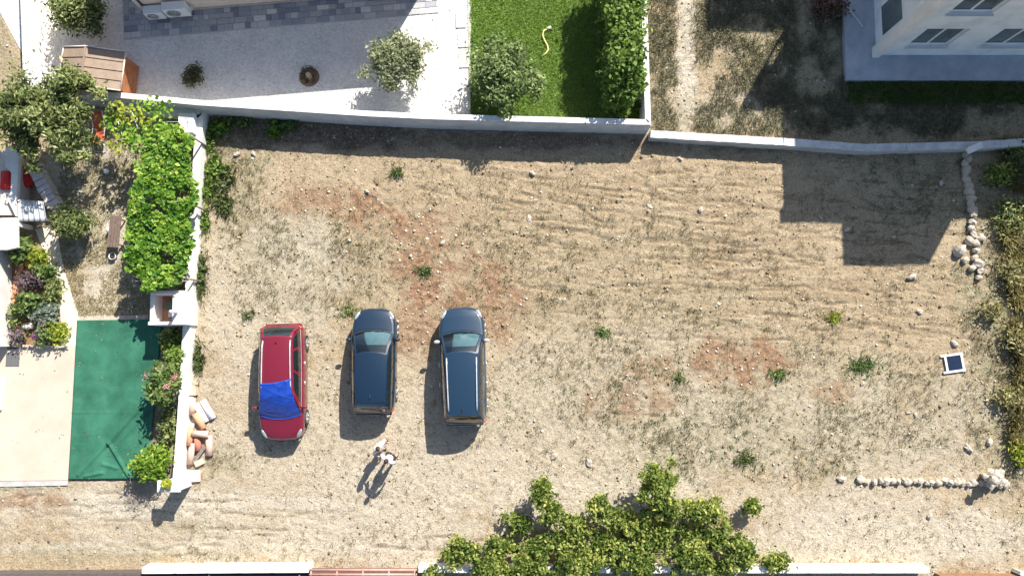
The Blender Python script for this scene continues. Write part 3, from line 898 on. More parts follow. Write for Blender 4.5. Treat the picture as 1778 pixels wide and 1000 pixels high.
# south facade: piers, spandrels and windows; rows of openings
bays = [(x0 + .75, x0 + 2.35), (x0 + 3.6, x0 + 5.4), (x0 + 6.6, x0 + 8.6)]
levels = [(.28 + .85, .28 + 2.45), (.28 + 3.7, .28 + 5.3)]
xs = [x0] + [q_ for bq in bays for q_ in bq] + [x0 + 22]
zs = [.28] + [q_ for lq in levels for q_ in lq] + [BH]
for i in range(len(xs) - 1):
    for j in range(len(zs) - 1):
        if i % 2 == 1 and j % 2 == 1:
            a_, b_ = xs[i], xs[i + 1]; c_, d_ = zs[j], zs[j + 1]
            wn = bbox_('window', a_ + .002, b_ - .002, y0 + .14, y0 + .18, c_ + .002, d_ - .002, glass_b, 0)
            for q_ in (a_ + .04, (a_ + b_) / 2, b_ - .04): bbox_('window_mullion', q_ - .035, q_ + .035, y0 + .09, y0 + .137, c_ + .01, d_ - .01, ac_m)
            bbox_('window_rail', a_ + .08, b_ - .08, y0 + .092, y0 + .135, c_ + .01, c_ + .08, ac_m)
            bbox_('window_sill', a_ - .06, b_ + .06, y0 - .10, y0 + .12, c_ - .052, c_ - .002, plaster_w)
        else:
            bbox_('wall_panel', xs[i], xs[i + 1], y0, y0 + WT, zs[j], zs[j + 1], BW_M, 0)
bbox_('core', x0 + .01, x0 + 22, y0 + WT + .002, yN, .28, BH, BW_M, 0)
bbox_('corner_pier', x0 - .16, x0 + .10, y0 - .12, y0 + .3, .281, BH - .01, plaster_w)
bbox_('side_window', x0 - .012, x0 + .012, y0 + .55, y0 + 1.7, .9, 2.4, glass_b, 0)
bbox_('upper_storey', P(1660, 96).x, x0 + 6.7, y0 + .02, yN - .1, BH + .001, 8.2, BW_M, 0)
bbox_('roof_parapet', x0 - .05, P(1655, 96).x, y0 - .03, y0 + .2, BH + .001, BH + .12, BW_M, 0)
# unseen screen and block added to cast the field shadow; slots pass sun strips
xe, ye, he = P(1455, 0).x, P(0, -100).y, 6.9
segs = [(xe, P(1486, 0).x + .0), (P(1494, 0).x, P(1506, 0).x)]
sl = [(P(1440, 0).x + .35, 4.3, 5.2), (P(1484, 0).x + .55, 4.0, 5.5)]
px_ = xe
for sx, za, zb in sl:
    bbox_('shadow_screen', px_, sx, ye, ye + .2, 0, he, BW_M, 0)
    bbox_('shadow_screen', sx, sx + .34, ye, ye + .2, 0, za, BW_M, 0)
    bbox_('shadow_screen', sx, sx + .34, ye, ye + .2, zb, he, BW_M, 0)
    px_ = sx + .34
bbox_('shadow_screen', px_, x0 + 6, ye, ye + .2, 0, he, BW_M, 0)
bbox_('shadow_block', P(1440, 0).x, x0 + 8, P(0, -300).y, P(0, -300).y + 5, 0, 8.6, BW_M, 0)
# small step line: cable tray on the apron
ct = tube('cable', [P(1474, 16, .31), P(1499, 48, .31)], .035, mat('pale_pvc', (.55, .56, .58), .6), None)
tag(ct, 'pale plastic pipe lying across the blue-grey slab', 'pipe')

# ------------------------------------------------------------------ left garden: terrace, carpet, path
cream_c = mat('cream_terrace', (.47, .385, .30), .85, c2=(.535, .45, .36), scale=.9, detail=12, bump=.12, bscale=45)
sheet('terrace', terr_poly, .05, cream_c)
prism_obj('terrace_kerb', [P(-80, 834), P(119, 832), P(118, 842), P(-80, 846)], -.1, .035, concrete); tag(bpy.data.objects['terrace_kerb'], kind='structure')
path_m = mat('pale_path', (.60, .52, .41), .9, c2=(.70, .62, .50), scale=2.5, bump=.3, bscale=25)
sheet('garden_path', [P(62, 398), P(98, 392), P(112, 470), P(140, 558), P(134, 601), P(108, 601), P(106, 540), P(88, 470), P(78, 440)], .04, path_m)
sheet('path_strip', [P(138, 549), P(258, 547), P(258, 556), P(138, 557)], .045, cream_c)
# dry lawn of the garden
x, y = scatter(30000, (P(100, 400).x, P(330, 400).x, P(0, 560).y, P(0, 235).y))
keep = inpoly(x, y, [P(100, 240), P(335, 240), P(320, 552), P(140, 552), P(95, 420)]) & (fbm(x, y, .8, 1) > .36)
x, y = x[keep][:9000], y[keep][:9000]
blades('garden_grass', np.stack([x, y, GZ(x, y)], -1), .07, .010, leafmat('straw_lawn', (.12, .13, .04), (.36, .30, .14), (.56, .48, .28), .3), 1.0, 3, 'sparse straw coloured grass in the left garden', 'grass', spread=.04)

# green carpet with creases
cq = [P(134, 556, .065), P(282, 554, .065), P(256, 831, .065), P(119, 832, .065)]


def carpet(s, t_):
    p_ = cq[0].lerp(cq[1], s).lerp(cq[3].lerp(cq[2], s), t_)
    z_ = .062
    x_, y_ = np.array(p_.x), np.array(p_.y)
    for (a_, b_, hgt, wd) in ((P(262, 690), P(192, 768), .06, .045), (P(190, 768), P(138, 824), .055, .05), (P(192, 770), P(226, 826), .06, .05), (P(262, 712), P(200, 775), .03, .04), (P(150, 826), P(180, 820), .05, .04),
                               (P(127, 716), P(250, 716), .014, .02), (P(180, 805), P(205, 812), .03, .05)):
        d_ = b_ - a_; tt = max(0, min(1, (p_ - a_).dot(d_) / d_.length_squared)); q_ = a_ + d_ * tt
        z_ += 1.5 * hgt * math.exp(-((p_.xy - q_.xy).length / wd) ** 2)
    z_ += .012 * float(fbm(x_, y_, .5, 2)) + .006 * math.sin(p_.x * 5)
    return Vector((p_.x, p_.y, z_))


bm = grid_mesh(carpet, 70, 130)
o = bm_obj('green_carpet', bm, mat('green_matting', (.011, .088, .05), .9, c2=(.034, .165, .10), scale=1.1, detail=12, bump=.25, bscale=120), None, True)
sm_ = o.modifiers.new('thickness', 'SOLIDIFY'); sm_.thickness = .012
tag(o, 'creased green carpet laid beside the cream terrace', 'carpet')

# small things on the terrace
o = box('door_mat', (0, 0, 0), (.52, .52, .02), mat('grey_mat', (.12, .12, .12), .95, var=.3, scale=60), None, bevel=.004); o.location = P(22, 624, .062); tag(o, 'square dark grey doormat on the cream terrace', 'doormat')
pl_ = empty('planter_rail', P(70, 601, .05), 0, 'low pale kerb with short rods at the edge of the flower bed', 'rail')
box('kerb', (0, 0, .05), (2.0, .10, .12), cream_c, pl_, rz=R(-1))
for k in range(6):
    u_ = 38 + k * 13; q_ = P(u_, 603, .05) - pl_.location
    tube('rod', [q_ + Vector((0, 0, .0)), q_ + Vector((0, -.08, .16))], .012, mat('rod_steel', (.5, .48, .45), .5), pl_, 5)
o = box('boot_tray', (0, 0, .04), (.34, .16, .08), mat('black_rubber', (.02, .02, .02), .6), None, bevel=.02); o.location = P(22, 602, .05); tag(o, 'small black tray beside the doormat', 'tray')

# masonry barbecue
BBH = 1.35
bq = empty('barbecue', P(282, 535, .0), R(1), 'open white masonry barbecue with brick lining by the boundary wall', 'barbecue')
tl, br = P(259, 505, BBH), P(304, 564, BBH)
bwx, bwy = br.x - tl.x, tl.y - br.y
bc = (tl + br) / 2; bq.location = (bc.x, bc.y, 0)
bwh = mat('barbecue_white', (.74, .70, .67), .85, c2=(.64, .60, .57), scale=3, bump=.15, bscale=40)
lin = mat('brick_lining', (.30, .12, .075), .9, c2=(.42, .2, .13), scale=6, bump=.4)
tk = .12
box('side_wall', (0, bwy / 2 - tk / 2, BBH / 2), (bwx, tk, BBH), bwh, bq)
box('side_wall', (0, -bwy / 2 + tk / 2, BBH / 2), (bwx, tk, BBH), bwh, bq)
box('back_wall', (bwx / 2 - tk / 2 + .14, 0, BBH / 2 + .01), (tk + .28, bwy - .002, BBH + .02), bwh, bq)
box('front_wall', (-bwx / 2 + tk / 2 - .003, 0, BBH * .45), (tk, bwy - tk * 2 - .004, BBH * .9), bwh, bq)
for k in range(5): box('lining_brick', (bwx / 2 - tk - .02, -bwy / 2 + tk + .11 + k * (bwy - 2 * tk) / 5, .62), (.04, (bwy - 2 * tk) / 5 - .015, .6), lin, bq, bevel=.006)
box('hearth', (0, 0, .42), (bwx - .2, bwy - .22, .08), lin, bq)
box('ash_door', (-.10, .16, .52), (.28, .34, .12), mat('green_tin', (.09, .16, .12), .5), bq)
box('grill_tray', (.02, -.18, .52), (.30, .24, .05), mat('tray_steel', (.55, .56, .55), .35, metal=.7), bq)
for k in range(3): tube('firewood', [(-.22 + k * .09, -.40, .5), (-.02 + k * .1, -.30, .53)], .035, bark_m, bq, 6)
tube('flue', [(bwx / 2 + .05, -.18, BBH), (bwx / 2 + .05, -.18, BBH + .55)], .06, bwh, bq, 10)

# white cabinet at the wall corner
cb = empty('white_cabinet', P(323, 214, .0), 0, 'white curved cabinet in the corner of the boundary wall', 'cabinet')
tp = [P(u, v, .8) for u, v in ((309, 196), (337, 196), (337, 232), (320, 232), (318, 222), (313, 217), (309, 213))]
cb.location = (tp[0].x, tp[2].y, 0)
prism_obj('casing', [(p_ - cb.location).xy for p_ in tp], 0, .78, ac_m, cb, .015)
prism_obj('lid', [((p_ - cb.location).xy - Vector((.32, .4))) * .94 + Vector((.32, .4)) for p_ in tp], .781, .82, plaster_w, cb, .01)
box('latch', (.33, .62, .83), (.05, .06, .03), grey_fr, cb)

# vine pergola
VZ = 1.9
vp = empty('vine_pergola', P(275, 360), 0, 'dense bright green grapevine on a pergola along the white wall', 'vine')
vine_poly = [P(u, v, VZ) for u, v in ((228, 222), (262, 212), (306, 222), (332, 240), (330, 330), (326, 430), (316, 490), (290, 503), (245, 498), (216, 462), (226, 400), (230, 330), (232, 270))]
xs_ = [p_.x for p_ in vine_poly]; ys_ = [p_.y for p_ in vine_poly]
x, y = RNG.uniform(min(xs_) - .2, max(xs_) + .15, 9500), RNG.uniform(min(ys_) - .2, max(ys_) + .2, 9500)
jx, jy = x + (fbm(x, y, .5, 2) - .5) * .8, y + (fbm(x, y, .5, 3) - .5) * .8
keep = inpoly(jx, jy, vine_poly) & (fbm(x, y, .55, 5) > .34)
x, y = x[keep], y[keep]
zz = VZ - .05 + (fbm(x, y, .7, 1) - .5) * .55 - RNG.random(len(x)) ** 2 * .45
pp = np.stack([x, y, zz], -1) - np.array(vp.location)
V, Fc = leaf_quads(pp, .135, None, .55, 1.25, .16)
raw_mesh('leaves', V, Fc, vine_m, np.repeat(np.clip(.5 + (fbm(x, y, .45, 4) - .5) * 1.3 + RNG.normal(0, .2, len(x)), 0, 1), 4), vp)
post_m = mat('pergola_wood', (.28, .22, .16), .9, c2=(.38, .31, .24), scale=8)
for u, v in ((238, 228), (326, 232), (230, 480), (312, 480), (234, 350), (324, 350)):
    p_ = P(u, v, VZ); tube('post', [Vector((p_.x, p_.y, 0)) - vp.location, p_ - vp.location - Vector((0, 0, .3))], .04, post_m, vp, 8)
for u0, u1, v0, v1 in ((238, 230, 205, 490), (326, 312, 205, 490), (280, 272, 205, 495)):
    tube('beam', [P(u0, v0, VZ - .42) - vp.location, P(u1, v1, VZ - .42) - vp.location], .03, post_m, vp, 6)
for k in range(7):
    v_ = 212 + k * 46; tube('wire', [P(234, v_, VZ - .38) - vp.location, P(328, v_, VZ - .38) - vp.location], .012, grey_fr, vp, 5)
# young shoots on the bare north end
for i, (u, v) in enumerate(((205, 190), (194, 213), (222, 232), (216, 205), (257, 182), (280, 190), (245, 205), (272, 217), (234, 246), (207, 250))):
    p_ = P(u, v, VZ); sh = RNG.normal(size=(46, 3)) * np.array([.20, .20, .10]) + np.array(p_ - vp.location)
    V, Fc = leaf_quads(sh, .12, None, .5, 1.5, .15); raw_mesh('shoot', V, Fc, yg_m if i % 3 == 0 else vine_m, np.repeat(np.clip(RNG.normal(.65, .2, 46), 0, 1), 4), vp)['kind'] = 'stuff'
for a_, b_ in (((205, 187), (222, 232)), ((203, 205), (213, 238)), ((230, 196), (240, 225))):
    tube('trellis_rod', [P(*a_, VZ - .05) - vp.location, P(*b_, VZ - .05) - vp.location], .016, ac_m, vp, 5)

# red deck chair
dc = empty('deck_chair', P(180, 236), R(-6), 'orange-red deck chair with white tube frame under the olive tree', 'chair')
red_f = mat('red_sling', (.50, .085, .035), .75, c2=(.62, .14, .07), scale=5)
prof = [(.75, .78), (.5, .62), (.25, .40), (0, .30), (-.25, .30), (-.42, .36)]
bm = grid_mesh(lambda s, t_: Vector(((s - .5) * .42, np.interp(t_, np.linspace(0, 1, 6), [q_[0] for q_ in prof]), float(np.interp(t_, np.linspace(0, 1, 6), [q_[1] for q_ in prof])) - .03 * math.sin(PI * s))), 6, 20)
f_ = bm_obj('sling', bm, red_f, dc, True); f_.modifiers.new('thick', 'SOLIDIFY').thickness = .01
for s in (-1, 1):
    tube('side_rail', [(s * .24, .80, .82), (s * .24, .25, .42), (s * .24, -.45, .38)], .018, ac_m, dc)
    tube('leg', [(s * .25, -.42, .36), (s * .25, -.62, .03)], .018, ac_m, dc); tube('leg', [(s * .25, .3, .44), (s * .25, .45, .03)], .018, ac_m, dc)
tube('foot_bar', [(-.25, -.62, .03), (-.2, -.68, .03), (.2, -.68, .03), (.25, -.62, .03)], .02, ac_m, dc)

# small garden litter: toy and white lamp
gl = empty('garden_lamp', P(187, 299), 0, 'small white garden lamp lying on the straw grass', 'lamp')
bm = bmesh.new(); bmesh.ops.create_uvsphere(bm, u_segments=14, v_segments=8, radius=.11, matrix=Matrix.Translation((0, 0, .11))); bm_obj('globe', bm, ac_m, gl, True)
tube('stem', [(-.05, .03, .1), (-.24, .12, .04)], [.04, .025], ac_m, gl)
bt = empty('garden_bench', P(208, 405), R(-4), 'dark wooden bench half hidden under the vine', 'bench')
dk = mat('dark_plank', (.12, .08, .06), .8, c2=(.18, .13, .10), scale=7)
for k in range(4): box('slat', (-.17 + k * .115, 0, .42), (.10, 1.25, .03), dk, bt, bevel=.006)
for k in (-.5, .5):
    for s in (-1, 1): box('leg', (s * .17, k, .2), (.05, .05, .40), dk, bt)
wt = empty('watering_can', P(194, 401), R(70), 'small white and red watering can beside the bench', 'watering can')
bm = bmesh.new(); bmesh.ops.create_cone(bm, segments=16, radius1=.13, radius2=.11, depth=.24, cap_ends=True, matrix=Matrix.Translation((0, 0, .12))); bm_obj('can', bm, ac_m, wt, True)
tube('spout', [(.08, 0, .08), (.26, 0, .26)], [.03, .02], mat('can_red', (.55, .12, .08), .5), wt)
tube('handle', [(-.1, 0, .22), (-.17, 0, .2), (-.16, 0, .08), (-.1, 0, .05)], .014, mat('can_red', (.55, .12, .08), .5), wt)
bp_ = empty('plant_pot', P(199, 446), 0, 'black and white pot on the shaded soil by the vine', 'pot')
bm = bmesh.new(); bmesh.ops.create_cone(bm, segments=16, radius1=.10, radius2=.14, depth=.2, cap_ends=False, matrix=Matrix.Translation((0, 0, .1))); f_ = bm_obj('pot', bm, ac_m, bp_, True); f_.modifiers.new('t', 'SOLIDIFY').thickness = .015
bm = bmesh.new(); bmesh.ops.create_circle(bm, cap_ends=True, segments=16, radius=.125, matrix=Matrix.Translation((0, 0, .17))); bm_obj('soil', bm, mat('pot_soil', (.03, .025, .02), 1), bp_)

# house and porch on the left edge
ph = empty('white_house', P(-40, 520), 0, 'white flat-roofed house cut by the left edge beside the flower bed', 'house')
phl = ph.location


def ppart(name, poly, z0, z1, m, bevel=.01): return prism_obj(name, [(p_ - phl).xy for p_ in poly], z0, z1, m, ph, bevel)


hz = 1.5
ppart('wall', [P(-160, 440), P(22, 438), P(20, 602), P(-160, 606)], 0, hz, plaster_w)
ppart('roof_slab', [P(-160, 436), P(26, 434), P(24, 606), P(-160, 610)], hz + .002, hz + .12, mat('roof_cream', (.72, .69, .64), .8, c2=(.78, .76, .72), scale=2, bump=.1))
ppart('porch_roof', [P(-160, 382, 1.2), P(29, 378, 1.2), P(30, 430, 1.2), P(12, 434, 1.2), P(-160, 434, 1.2)], 1.05, 1.2, mat('porch_white', (.70, .68, .67), .8, c2=(.60, .58, .57), scale=3, bump=.3, bscale=18))
ppart('porch_post', [P(22, 384, 1.05), P(28, 384, 1.05), P(28, 392, 1.05), P(22, 392, 1.05)], 0, 1.048, plaster_w)
o = box('door_step', (0, 0, .08), (.5, 1.25, .16), ac_m, ph, bevel=.01); o.location = P(-4, 683, 0) - phl
pb = empty('porch_bench', P(10, 320), R(0), 'pale masonry bench with white rim beside the stone wall', 'bench')
stone_b = mat('porch_stone', (.52, .46, .41), .9, c2=(.62, .56, .50), scale=3, bump=.3)
pbl = pb.location
prism_obj('base', [(P(u, v, .75) - pbl).xy for u, v in ((-60, 262), (32, 262), (30, 374), (-60, 374))], 0, .75, stone_b, pb, .01)
prism_obj('rim', [(P(u, v, .95) - pbl).xy for u, v in ((9, 254), (33, 256), (27, 376), (12, 345), (19, 330), (20, 300), (9, 290))], .752, .95, plaster_w, pb, .01)
cu = empty('seat_cushion', P(13, 314, .76), 0, 'red square cushion on the pale masonry bench', 'cushion')
red_c = mat('red_fabric', (.52, .015, .015), .8, c2=(.62, .03, .03), scale=8)
bm = bmesh.new(); add_box(bm, (0, 0, .08), (.42, .74, .16)); bmesh.ops.bevel(bm, geom=list(bm.edges), offset=.06, segments=3, affect='EDGES'); bm_obj('cover', bm, red_c, cu, True)
tube('piping', [(-.2, -.36, .09), (.2, -.36, .09), (.2, .36, .09), (-.2, .36, .09), (-.2, -.36, .09)], .012, red_c, cu, 5)
pf = empty('red_armchair', P(52, 312), R(20), 'round red armchair in the shade behind the stone wall', 'armchair')
bm = bmesh.new(); bmesh.ops.create_uvsphere(bm, u_segments=20, v_segments=12, radius=.38)
for v_ in bm.verts: v_.co.z = v_.co.z * .55 + .24
bm_obj('seat', bm, red_c, pf, True)
bm = bmesh.new(); add_tube(bm, [(math.cos(a_) * .38, math.sin(a_) * .38, .42) for a_ in np.linspace(.2, PI * 1.1, 14)], [.08] * 14, 8); bm_obj('backrest', bm, red_c, pf, True)
tube('umbrella_pole', [(.08, .42, 0), (.05, .40, .9)], .03, bark_m, pf)

sw2 = empty('stone_wall', P(76, 322), 0, 'slanting low wall of pale stone slabs by the red armchair', 'wall')
cl = [P(u, v, .55) for u, v in ((52, 284), (62, 302), (72, 322), (82, 340), (92, 358))]
for i in range(len(cl) - 1):
    for q_ in range(2):
        a_ = cl[i].lerp(cl[i + 1], q_ * .5 + .02); b_ = cl[i].lerp(cl[i + 1], q_ * .5 + .48); d_ = b_ - a_
        bm = bmesh.new(); add_box(bm, (0, 0, -.275), (d_.length, .46 + random.uniform(-.05, .05), .55 + random.uniform(-.03, .03)), None, .03)
        s_ = bm_obj('stone', bm, mat('slab_stone', (.50, .44, .41), .9, c2=(.64, .58, .54), scale=4, bump=.5, bscale=14), sw2); s_.location = (a_ + b_) / 2 - sw2.location; s_.rotation_euler.z = math.atan2(d_.y, d_.x) + random.uniform(-.06, .06)
# corrugated sheet
cs = empty('corrugated_sheet', P(56, 365), 0, 'grey corrugated roofing sheet between the porch and stone wall', 'sheet')
ca, cb_, cc_, cd_ = (P(31, 346, .9), P(76, 350, .8), P(82, 384, .75), P(33, 385, .85))


def corr(s, t_):
    p_ = ca.lerp(cb_, s).lerp(cd_.lerp(cc_, s), t_) - cs.location
    return p_ + Vector((0, 0, .035 * math.cos(s * 2 * PI * 5)))


bm = grid_mesh(corr, 60, 6); f_ = bm_obj('panel', bm, mat('grey_zinc', (.42, .44, .45), .5, c2=(.55, .57, .57), scale=5, metal=.3), cs, True); f_.modifiers.new('t', 'SOLIDIFY').thickness = .006
for p_ in (ca, cb_, cc_, cd_): q_ = cen * 0 + p_ - cs.location; tube('prop', [Vector((q_.x * .9, q_.y * .9, 0)), Vector((q_.x * .9, q_.y * .9, q_.z - .04))], .025, bark_m, cs, 6)

# flower bed
bed_soil = mat('bed_soil', (.20, .10, .055), .95, c2=(.30, .17, .10), scale=5, bump=.5)
sheet('flower_bed', [P(18, 445), P(62, 440), P(86, 475), P(103, 545), P(106, 597), P(18, 599)], .02, bed_soil)
bk_m = mat('bed_brick', (.42, .20, .11), .85, c2=(.52, .28, .17), scale=6, bump=.3)
be = empty('bed_edging', P(35, 480), 0, 'line of orange bricks edging the flower bed by the white house', 'edging')
for i, (u, v) in enumerate(((58, 453), (50, 458), (40, 466), (36, 474), (33, 482), (31, 490), (29, 498), (27, 506), (26, 514), (25, 524))):
    s_ = box('brick', (0, 0, .05), (.14, .24, .12), bk_m, be, rz=random.uniform(-.2, .2) - .25, bevel=.012); s_.location = P(u, v, .02) - be.location
G_ = 'plants in the flower bed'
for uv, z, rx, ry, rz_, n, lf, m_, lab, fl in (
        ((40, 430), .45, .42, .48, .35, 900, .10, green_m, 'leafy green plant at the north end of the flower bed', None),
        ((68, 448), .3, .35, .35, .25, 700, .08, yg_m, 'yellow green plant beside the pale path', None),
        ((78, 470), .3, .32, .30, .25, 700, .08, green_m, 'dark green plant in the shade of the flower bed', None),
        ((55, 490), .35, .42, .35, .3, 800, .07, leafmat('mauve_leaf', (.05, .035, .04), (.11, .075, .08), (.22, .15, .16), .3), 'dark mauve leaved plant in the middle of the flower bed', None),
        ((95, 505), .25, .28, .5, .2, 800, .07, olive_m, 'olive plant spilling towards the pale path', None),
        ((46, 528), .4, .5, .42, .35, 1000, .09, green_m, 'green strappy plant in the middle of the flower bed', None),
        ((82, 545), .3, .38, .34, .25, 800, .07, grey_leaf_m, 'grey green round plant in the flower bed', None),
        ((80, 576), .3, .42, .38, .25, 600, .07, green_m, 'large purple flowering plant at the foot of the flower bed', (purple_m, 420, .075, 1)),
        ((34, 584), .25, .30, .25, .2, 350, .06, green_m, 'small purple flowering plant beside the white house', (purple_m, 220, .07, 1)),
        ((103, 575), .25, .25, .45, .2, 600, .07, yg_m, 'yellow green plant at the corner of the flower bed', None),
        ((30, 545), .25, .25, .5, .2, 500, .06, olive_m, 'low olive plant against the white house', None)):
    shrub('bed_plant', uv, z, rx, ry, rz_, n, lf, m_, lab, 'plant', G_, sig=.1, elong=2.2, trunk=.02, flowers=fl, clumps=22, limbs=5)
tb = tube('garden_stake', [P(46, 511, .5), P(68, 523, .3)], .018, ac_m, None, 6); tag(tb, 'thin white stake leaning over the flower bed plants', 'stake')
rk = raw_mesh('bed_rock', *[a_ for a_ in (lambda v: (v[0] * np.array([.26, .2, .2]), v[1]))(rock_mesh(8, 2))], mat('bed_rock_cream', (.58, .50, .40), .9, c2=(.68, .62, .52), scale=5, bump=.4)); rk.location = P(48, 566, .1); tag(rk, 'cream rock between the purple flowers', 'rock')

shrub('rose_bush', (130, 388), .8, .85, .62, .5, 3200, .075, leafmat('rose_leaf', (.06, .085, .02), (.15, .19, .055), (.31, .33, .13), .35), 'loose green bush with bare pinkish twigs beside the pale path', 'bush', clumps=60, sig=.13, shell=.4, elong=1.7, trunk=.04, limb_m=mat('pink_twig', (.34, .24, .20), .9), limbs=14)
# planting strip between carpet and wall
sheet('planting_strip', [P(283, 572), P(312, 572), P(297, 832), P(256, 832)], .02, mat('strip_soil', (.13, .10, .065), .95, c2=(.24, .19, .13), scale=5, bump=.6))
shrub('oleander', (286, 664), .9, .45, .75, .55, 1700, .085, green_m, 'pink flowering oleander beside the green carpet', 'bush', sig=.12, clumps=36, elong=2.6, trunk=.03, flowers=(pink_m, 330, .08, 1))
shrub('creeper', (304, 618), .6, .22, .55, .3, 700, .08, hedge_m, 'green creeper climbing the boundary wall above the oleander', 'plant', sig=.1, clumps=24, trunk=.02)
shrub('creeper', (297, 590), .35, .3, .4, .22, 500, .08, south_m, 'low dark plant below the masonry barbecue', 'plant', sig=.1, clumps=20, trunk=.02)
shrub('creeper', (291, 740), .3, .22, .9, .2, 900, .07, olive_m, 'low olive plants along the strip south of the oleander', 'plant', sig=.1, clumps=30, trunk=.02)
shrub('bright_bush', (266, 803), .6, .62, .55, .45, 2600, .075, leafmat('bright_leaf', (.08, .16, .01), (.19, .33, .03), (.44, .48, .08), .4), 'bright green bush at the corner of the green carpet', 'bush', sig=.13, clumps=50, trunk=.03)
yp = empty('potted_plant', P(294, 838, 1.275), 0, 'round yellow potted plant on the gate pillar', 'plant')
bm = bmesh.new(); bmesh.ops.create_cone(bm, segments=14, radius1=.09, radius2=.12, depth=.14, cap_ends=True, matrix=Matrix.Translation((0, 0, .07))); bm_obj('pot', bm, terracotta, yp, True)
pp = RNG.normal(size=(260, 3)); pp /= np.linalg.norm(pp, axis=1)[:, None]; pp = pp * .17 + np.array([0, 0, .24])
V, Fc = leaf_quads(pp, .07, None, .3, 1.2, .1); raw_mesh('foliage', V, Fc, yg_m, np.repeat(np.clip(RNG.normal(.75, .15, 260), 0, 1), 4), yp)
# dead brushwood heap by the pillar
bh = empty('brushwood', P(240, 858), 0, 'grey brushwood heap on the track below the green carpet', 'brushwood')
bm = bmesh.new(); rr = random.Random(4)
for i in range(120):
    p_ = Vector((rr.gauss(0, .38), rr.gauss(0, .32), rr.uniform(.02, .14))); a_ = rr.uniform(0, PI); l_ = rr.uniform(.08, .26)
    d_ = Vector((math.cos(a_), math.sin(a_), rr.uniform(-.3, .3))) * l_; add_tube(bm, [p_ - d_, p_ + Vector((0, 0, .03)), p_ + d_], [.005, .009, .004], 4)
bm_obj('twigs', bm, mat('grey_twig', (.24, .20, .18), .95, c2=(.36, .31, .28), scale=8), bh)

# pile of roof tiles beside the wall
def barrel_tile(L_, r_, m):
    bm = bmesh.new(); n = 12
    for s in range(2): pass
    ro, ri = r_, r_ - .014
    rings = []
    for e_ in (-L_ / 2, L_ / 2):
        k_ = 1.0 if e_ < 0 else .86
        rings.append([bm.verts.new((math.cos(a_) * ro * k_, e_, math.sin(a_) * ro * k_)) for a_ in np.linspace(0, PI, n)] + [bm.verts.new((math.cos(a_) * ri * k_, e_, math.sin(a_) * ri * k_)) for a_ in np.linspace(PI, 0, n)])
    m_ = len(rings[0])
    for k in range(m_): bm.faces.new((rings[0][k], rings[0][(k + 1) % m_], rings[1][(k + 1) % m_], rings[1][k]))
    for r2_ in rings:
        for k in range(n - 1): bm.faces.new((r2_[k], r2_[k + 1], r2_[m_ - 2 - k], r2_[m_ - 1 - k]))
    return bm


tm = {'pink': mat('tile_pink', (.56, .36, .27), .85, c2=(.66, .47, .38), scale=7, bump=.3), 'orange': mat('tile_orange', (.54, .25, .13), .85, c2=(.62, .34, .2), scale=7, bump=.3),
      'white': mat('tile_white', (.66, .66, .65), .75, c2=(.74, .73, .71), scale=5, bump=.2), 'red': mat('tile_red', (.42, .14, .09), .85, c2=(.5, .2, .14), scale=7, bump=.3)}
GT = 'roof tiles heaped by the boundary wall'
for (u, v, l_, w_, ang, c_, z_, lab) in (
        (334, 703, 34, 13, 0, 'pink', .12, 'upright pinkish roof tile just below the short clay pipe'), (349, 717, 36, 13, 30, 'white', .06, 'white roof tile lying nearest the wall of the white pair'), (361, 711, 36, 13, 30, 'white', .06, 'white roof tile farthest from the wall'),
        (346, 731, 30, 12, 32, 'orange', .16, 'slanting orange roof tile under the white pair'), (348, 753, 29, 12, 88, 'pink', .24, 'pinkish roof tile lying crosswise on top of the heap'), (363, 773, 34, 13, 3, 'pink', .10, 'pinkish roof tile at the outer side of the heap'),
        (330, 757, 32, 11, -2, 'orange', .14, 'orange roof tile standing along the wall in the heap'), (332, 787, 36, 12, -6, 'pink', .10, 'lowest pinkish roof tile along the wall'), (343, 770, 24, 13, 8, 'red', .08, 'red roof tile in the hollow of the heap')):
    r_ = w_ / 88.0
    o = bm_obj('roof_tile', barrel_tile(l_ / 44.0, r_, None), tm[c_], None, True); o.location = P(u, v, z_) ; o.location.z = z_ - .02
    o.rotation_euler = (R(random.uniform(-5, 5)), R(random.uniform(-6, 6)), R(ang)); tag(o, lab, 'roof tile', GT)
cp = empty('clay_pipe', P(334, 680, .0), 0, 'short clay pipe with a dark mouth on a pale block by the wall', 'pipe')
box('block', (.02, 0, .15), (.46, .26, .30), tm['pink'], cp, bevel=.02)
bm = bmesh.new()
for rr_, z0_, z1_ in ((.11, .3, .46),):
    bmesh.ops.create_cone(bm, segments=18, radius1=rr_, radius2=rr_, depth=.2, cap_ends=False, matrix=Matrix.Translation((-.12, 0, .4)))
f_ = bm_obj('pipe_mouth', bm, tm['orange'], cp, True); f_.modifiers.new('t', 'SOLIDIFY').thickness = .02
bm = bmesh.new(); bmesh.ops.create_circle(bm, cap_ends=True, segments=18, radius=.10, matrix=Matrix.Translation((-.12, 0, .42))); bm_obj('pipe_bore', bm, mat('bore_shade', (.015, .012, .01), 1), cp)  # flat black disc painted as the shade inside the pipe
o = box('plank_offcut', (0, 0, 0), (.14, .78, .04), mat('grey_plank', (.17, .14, .12), .9, c2=(.25, .21, .18), scale=7), None, bevel=.006); o.location = P(345, 790, .12); o.rotation_euler = (R(5), 0, R(-35)); tag(o, 'dark grey plank offcut lying across the tile heap', 'plank')
o = box('broken_tile', (0, 0, 0), (.36, .22, .07), tm['pink'], None, bevel=.02); o.location = P(346, 803, .10); o.rotation_euler = (0, 0, R(25)); tag(o, 'small broken pink tile at the foot of the heap', 'broken tile')
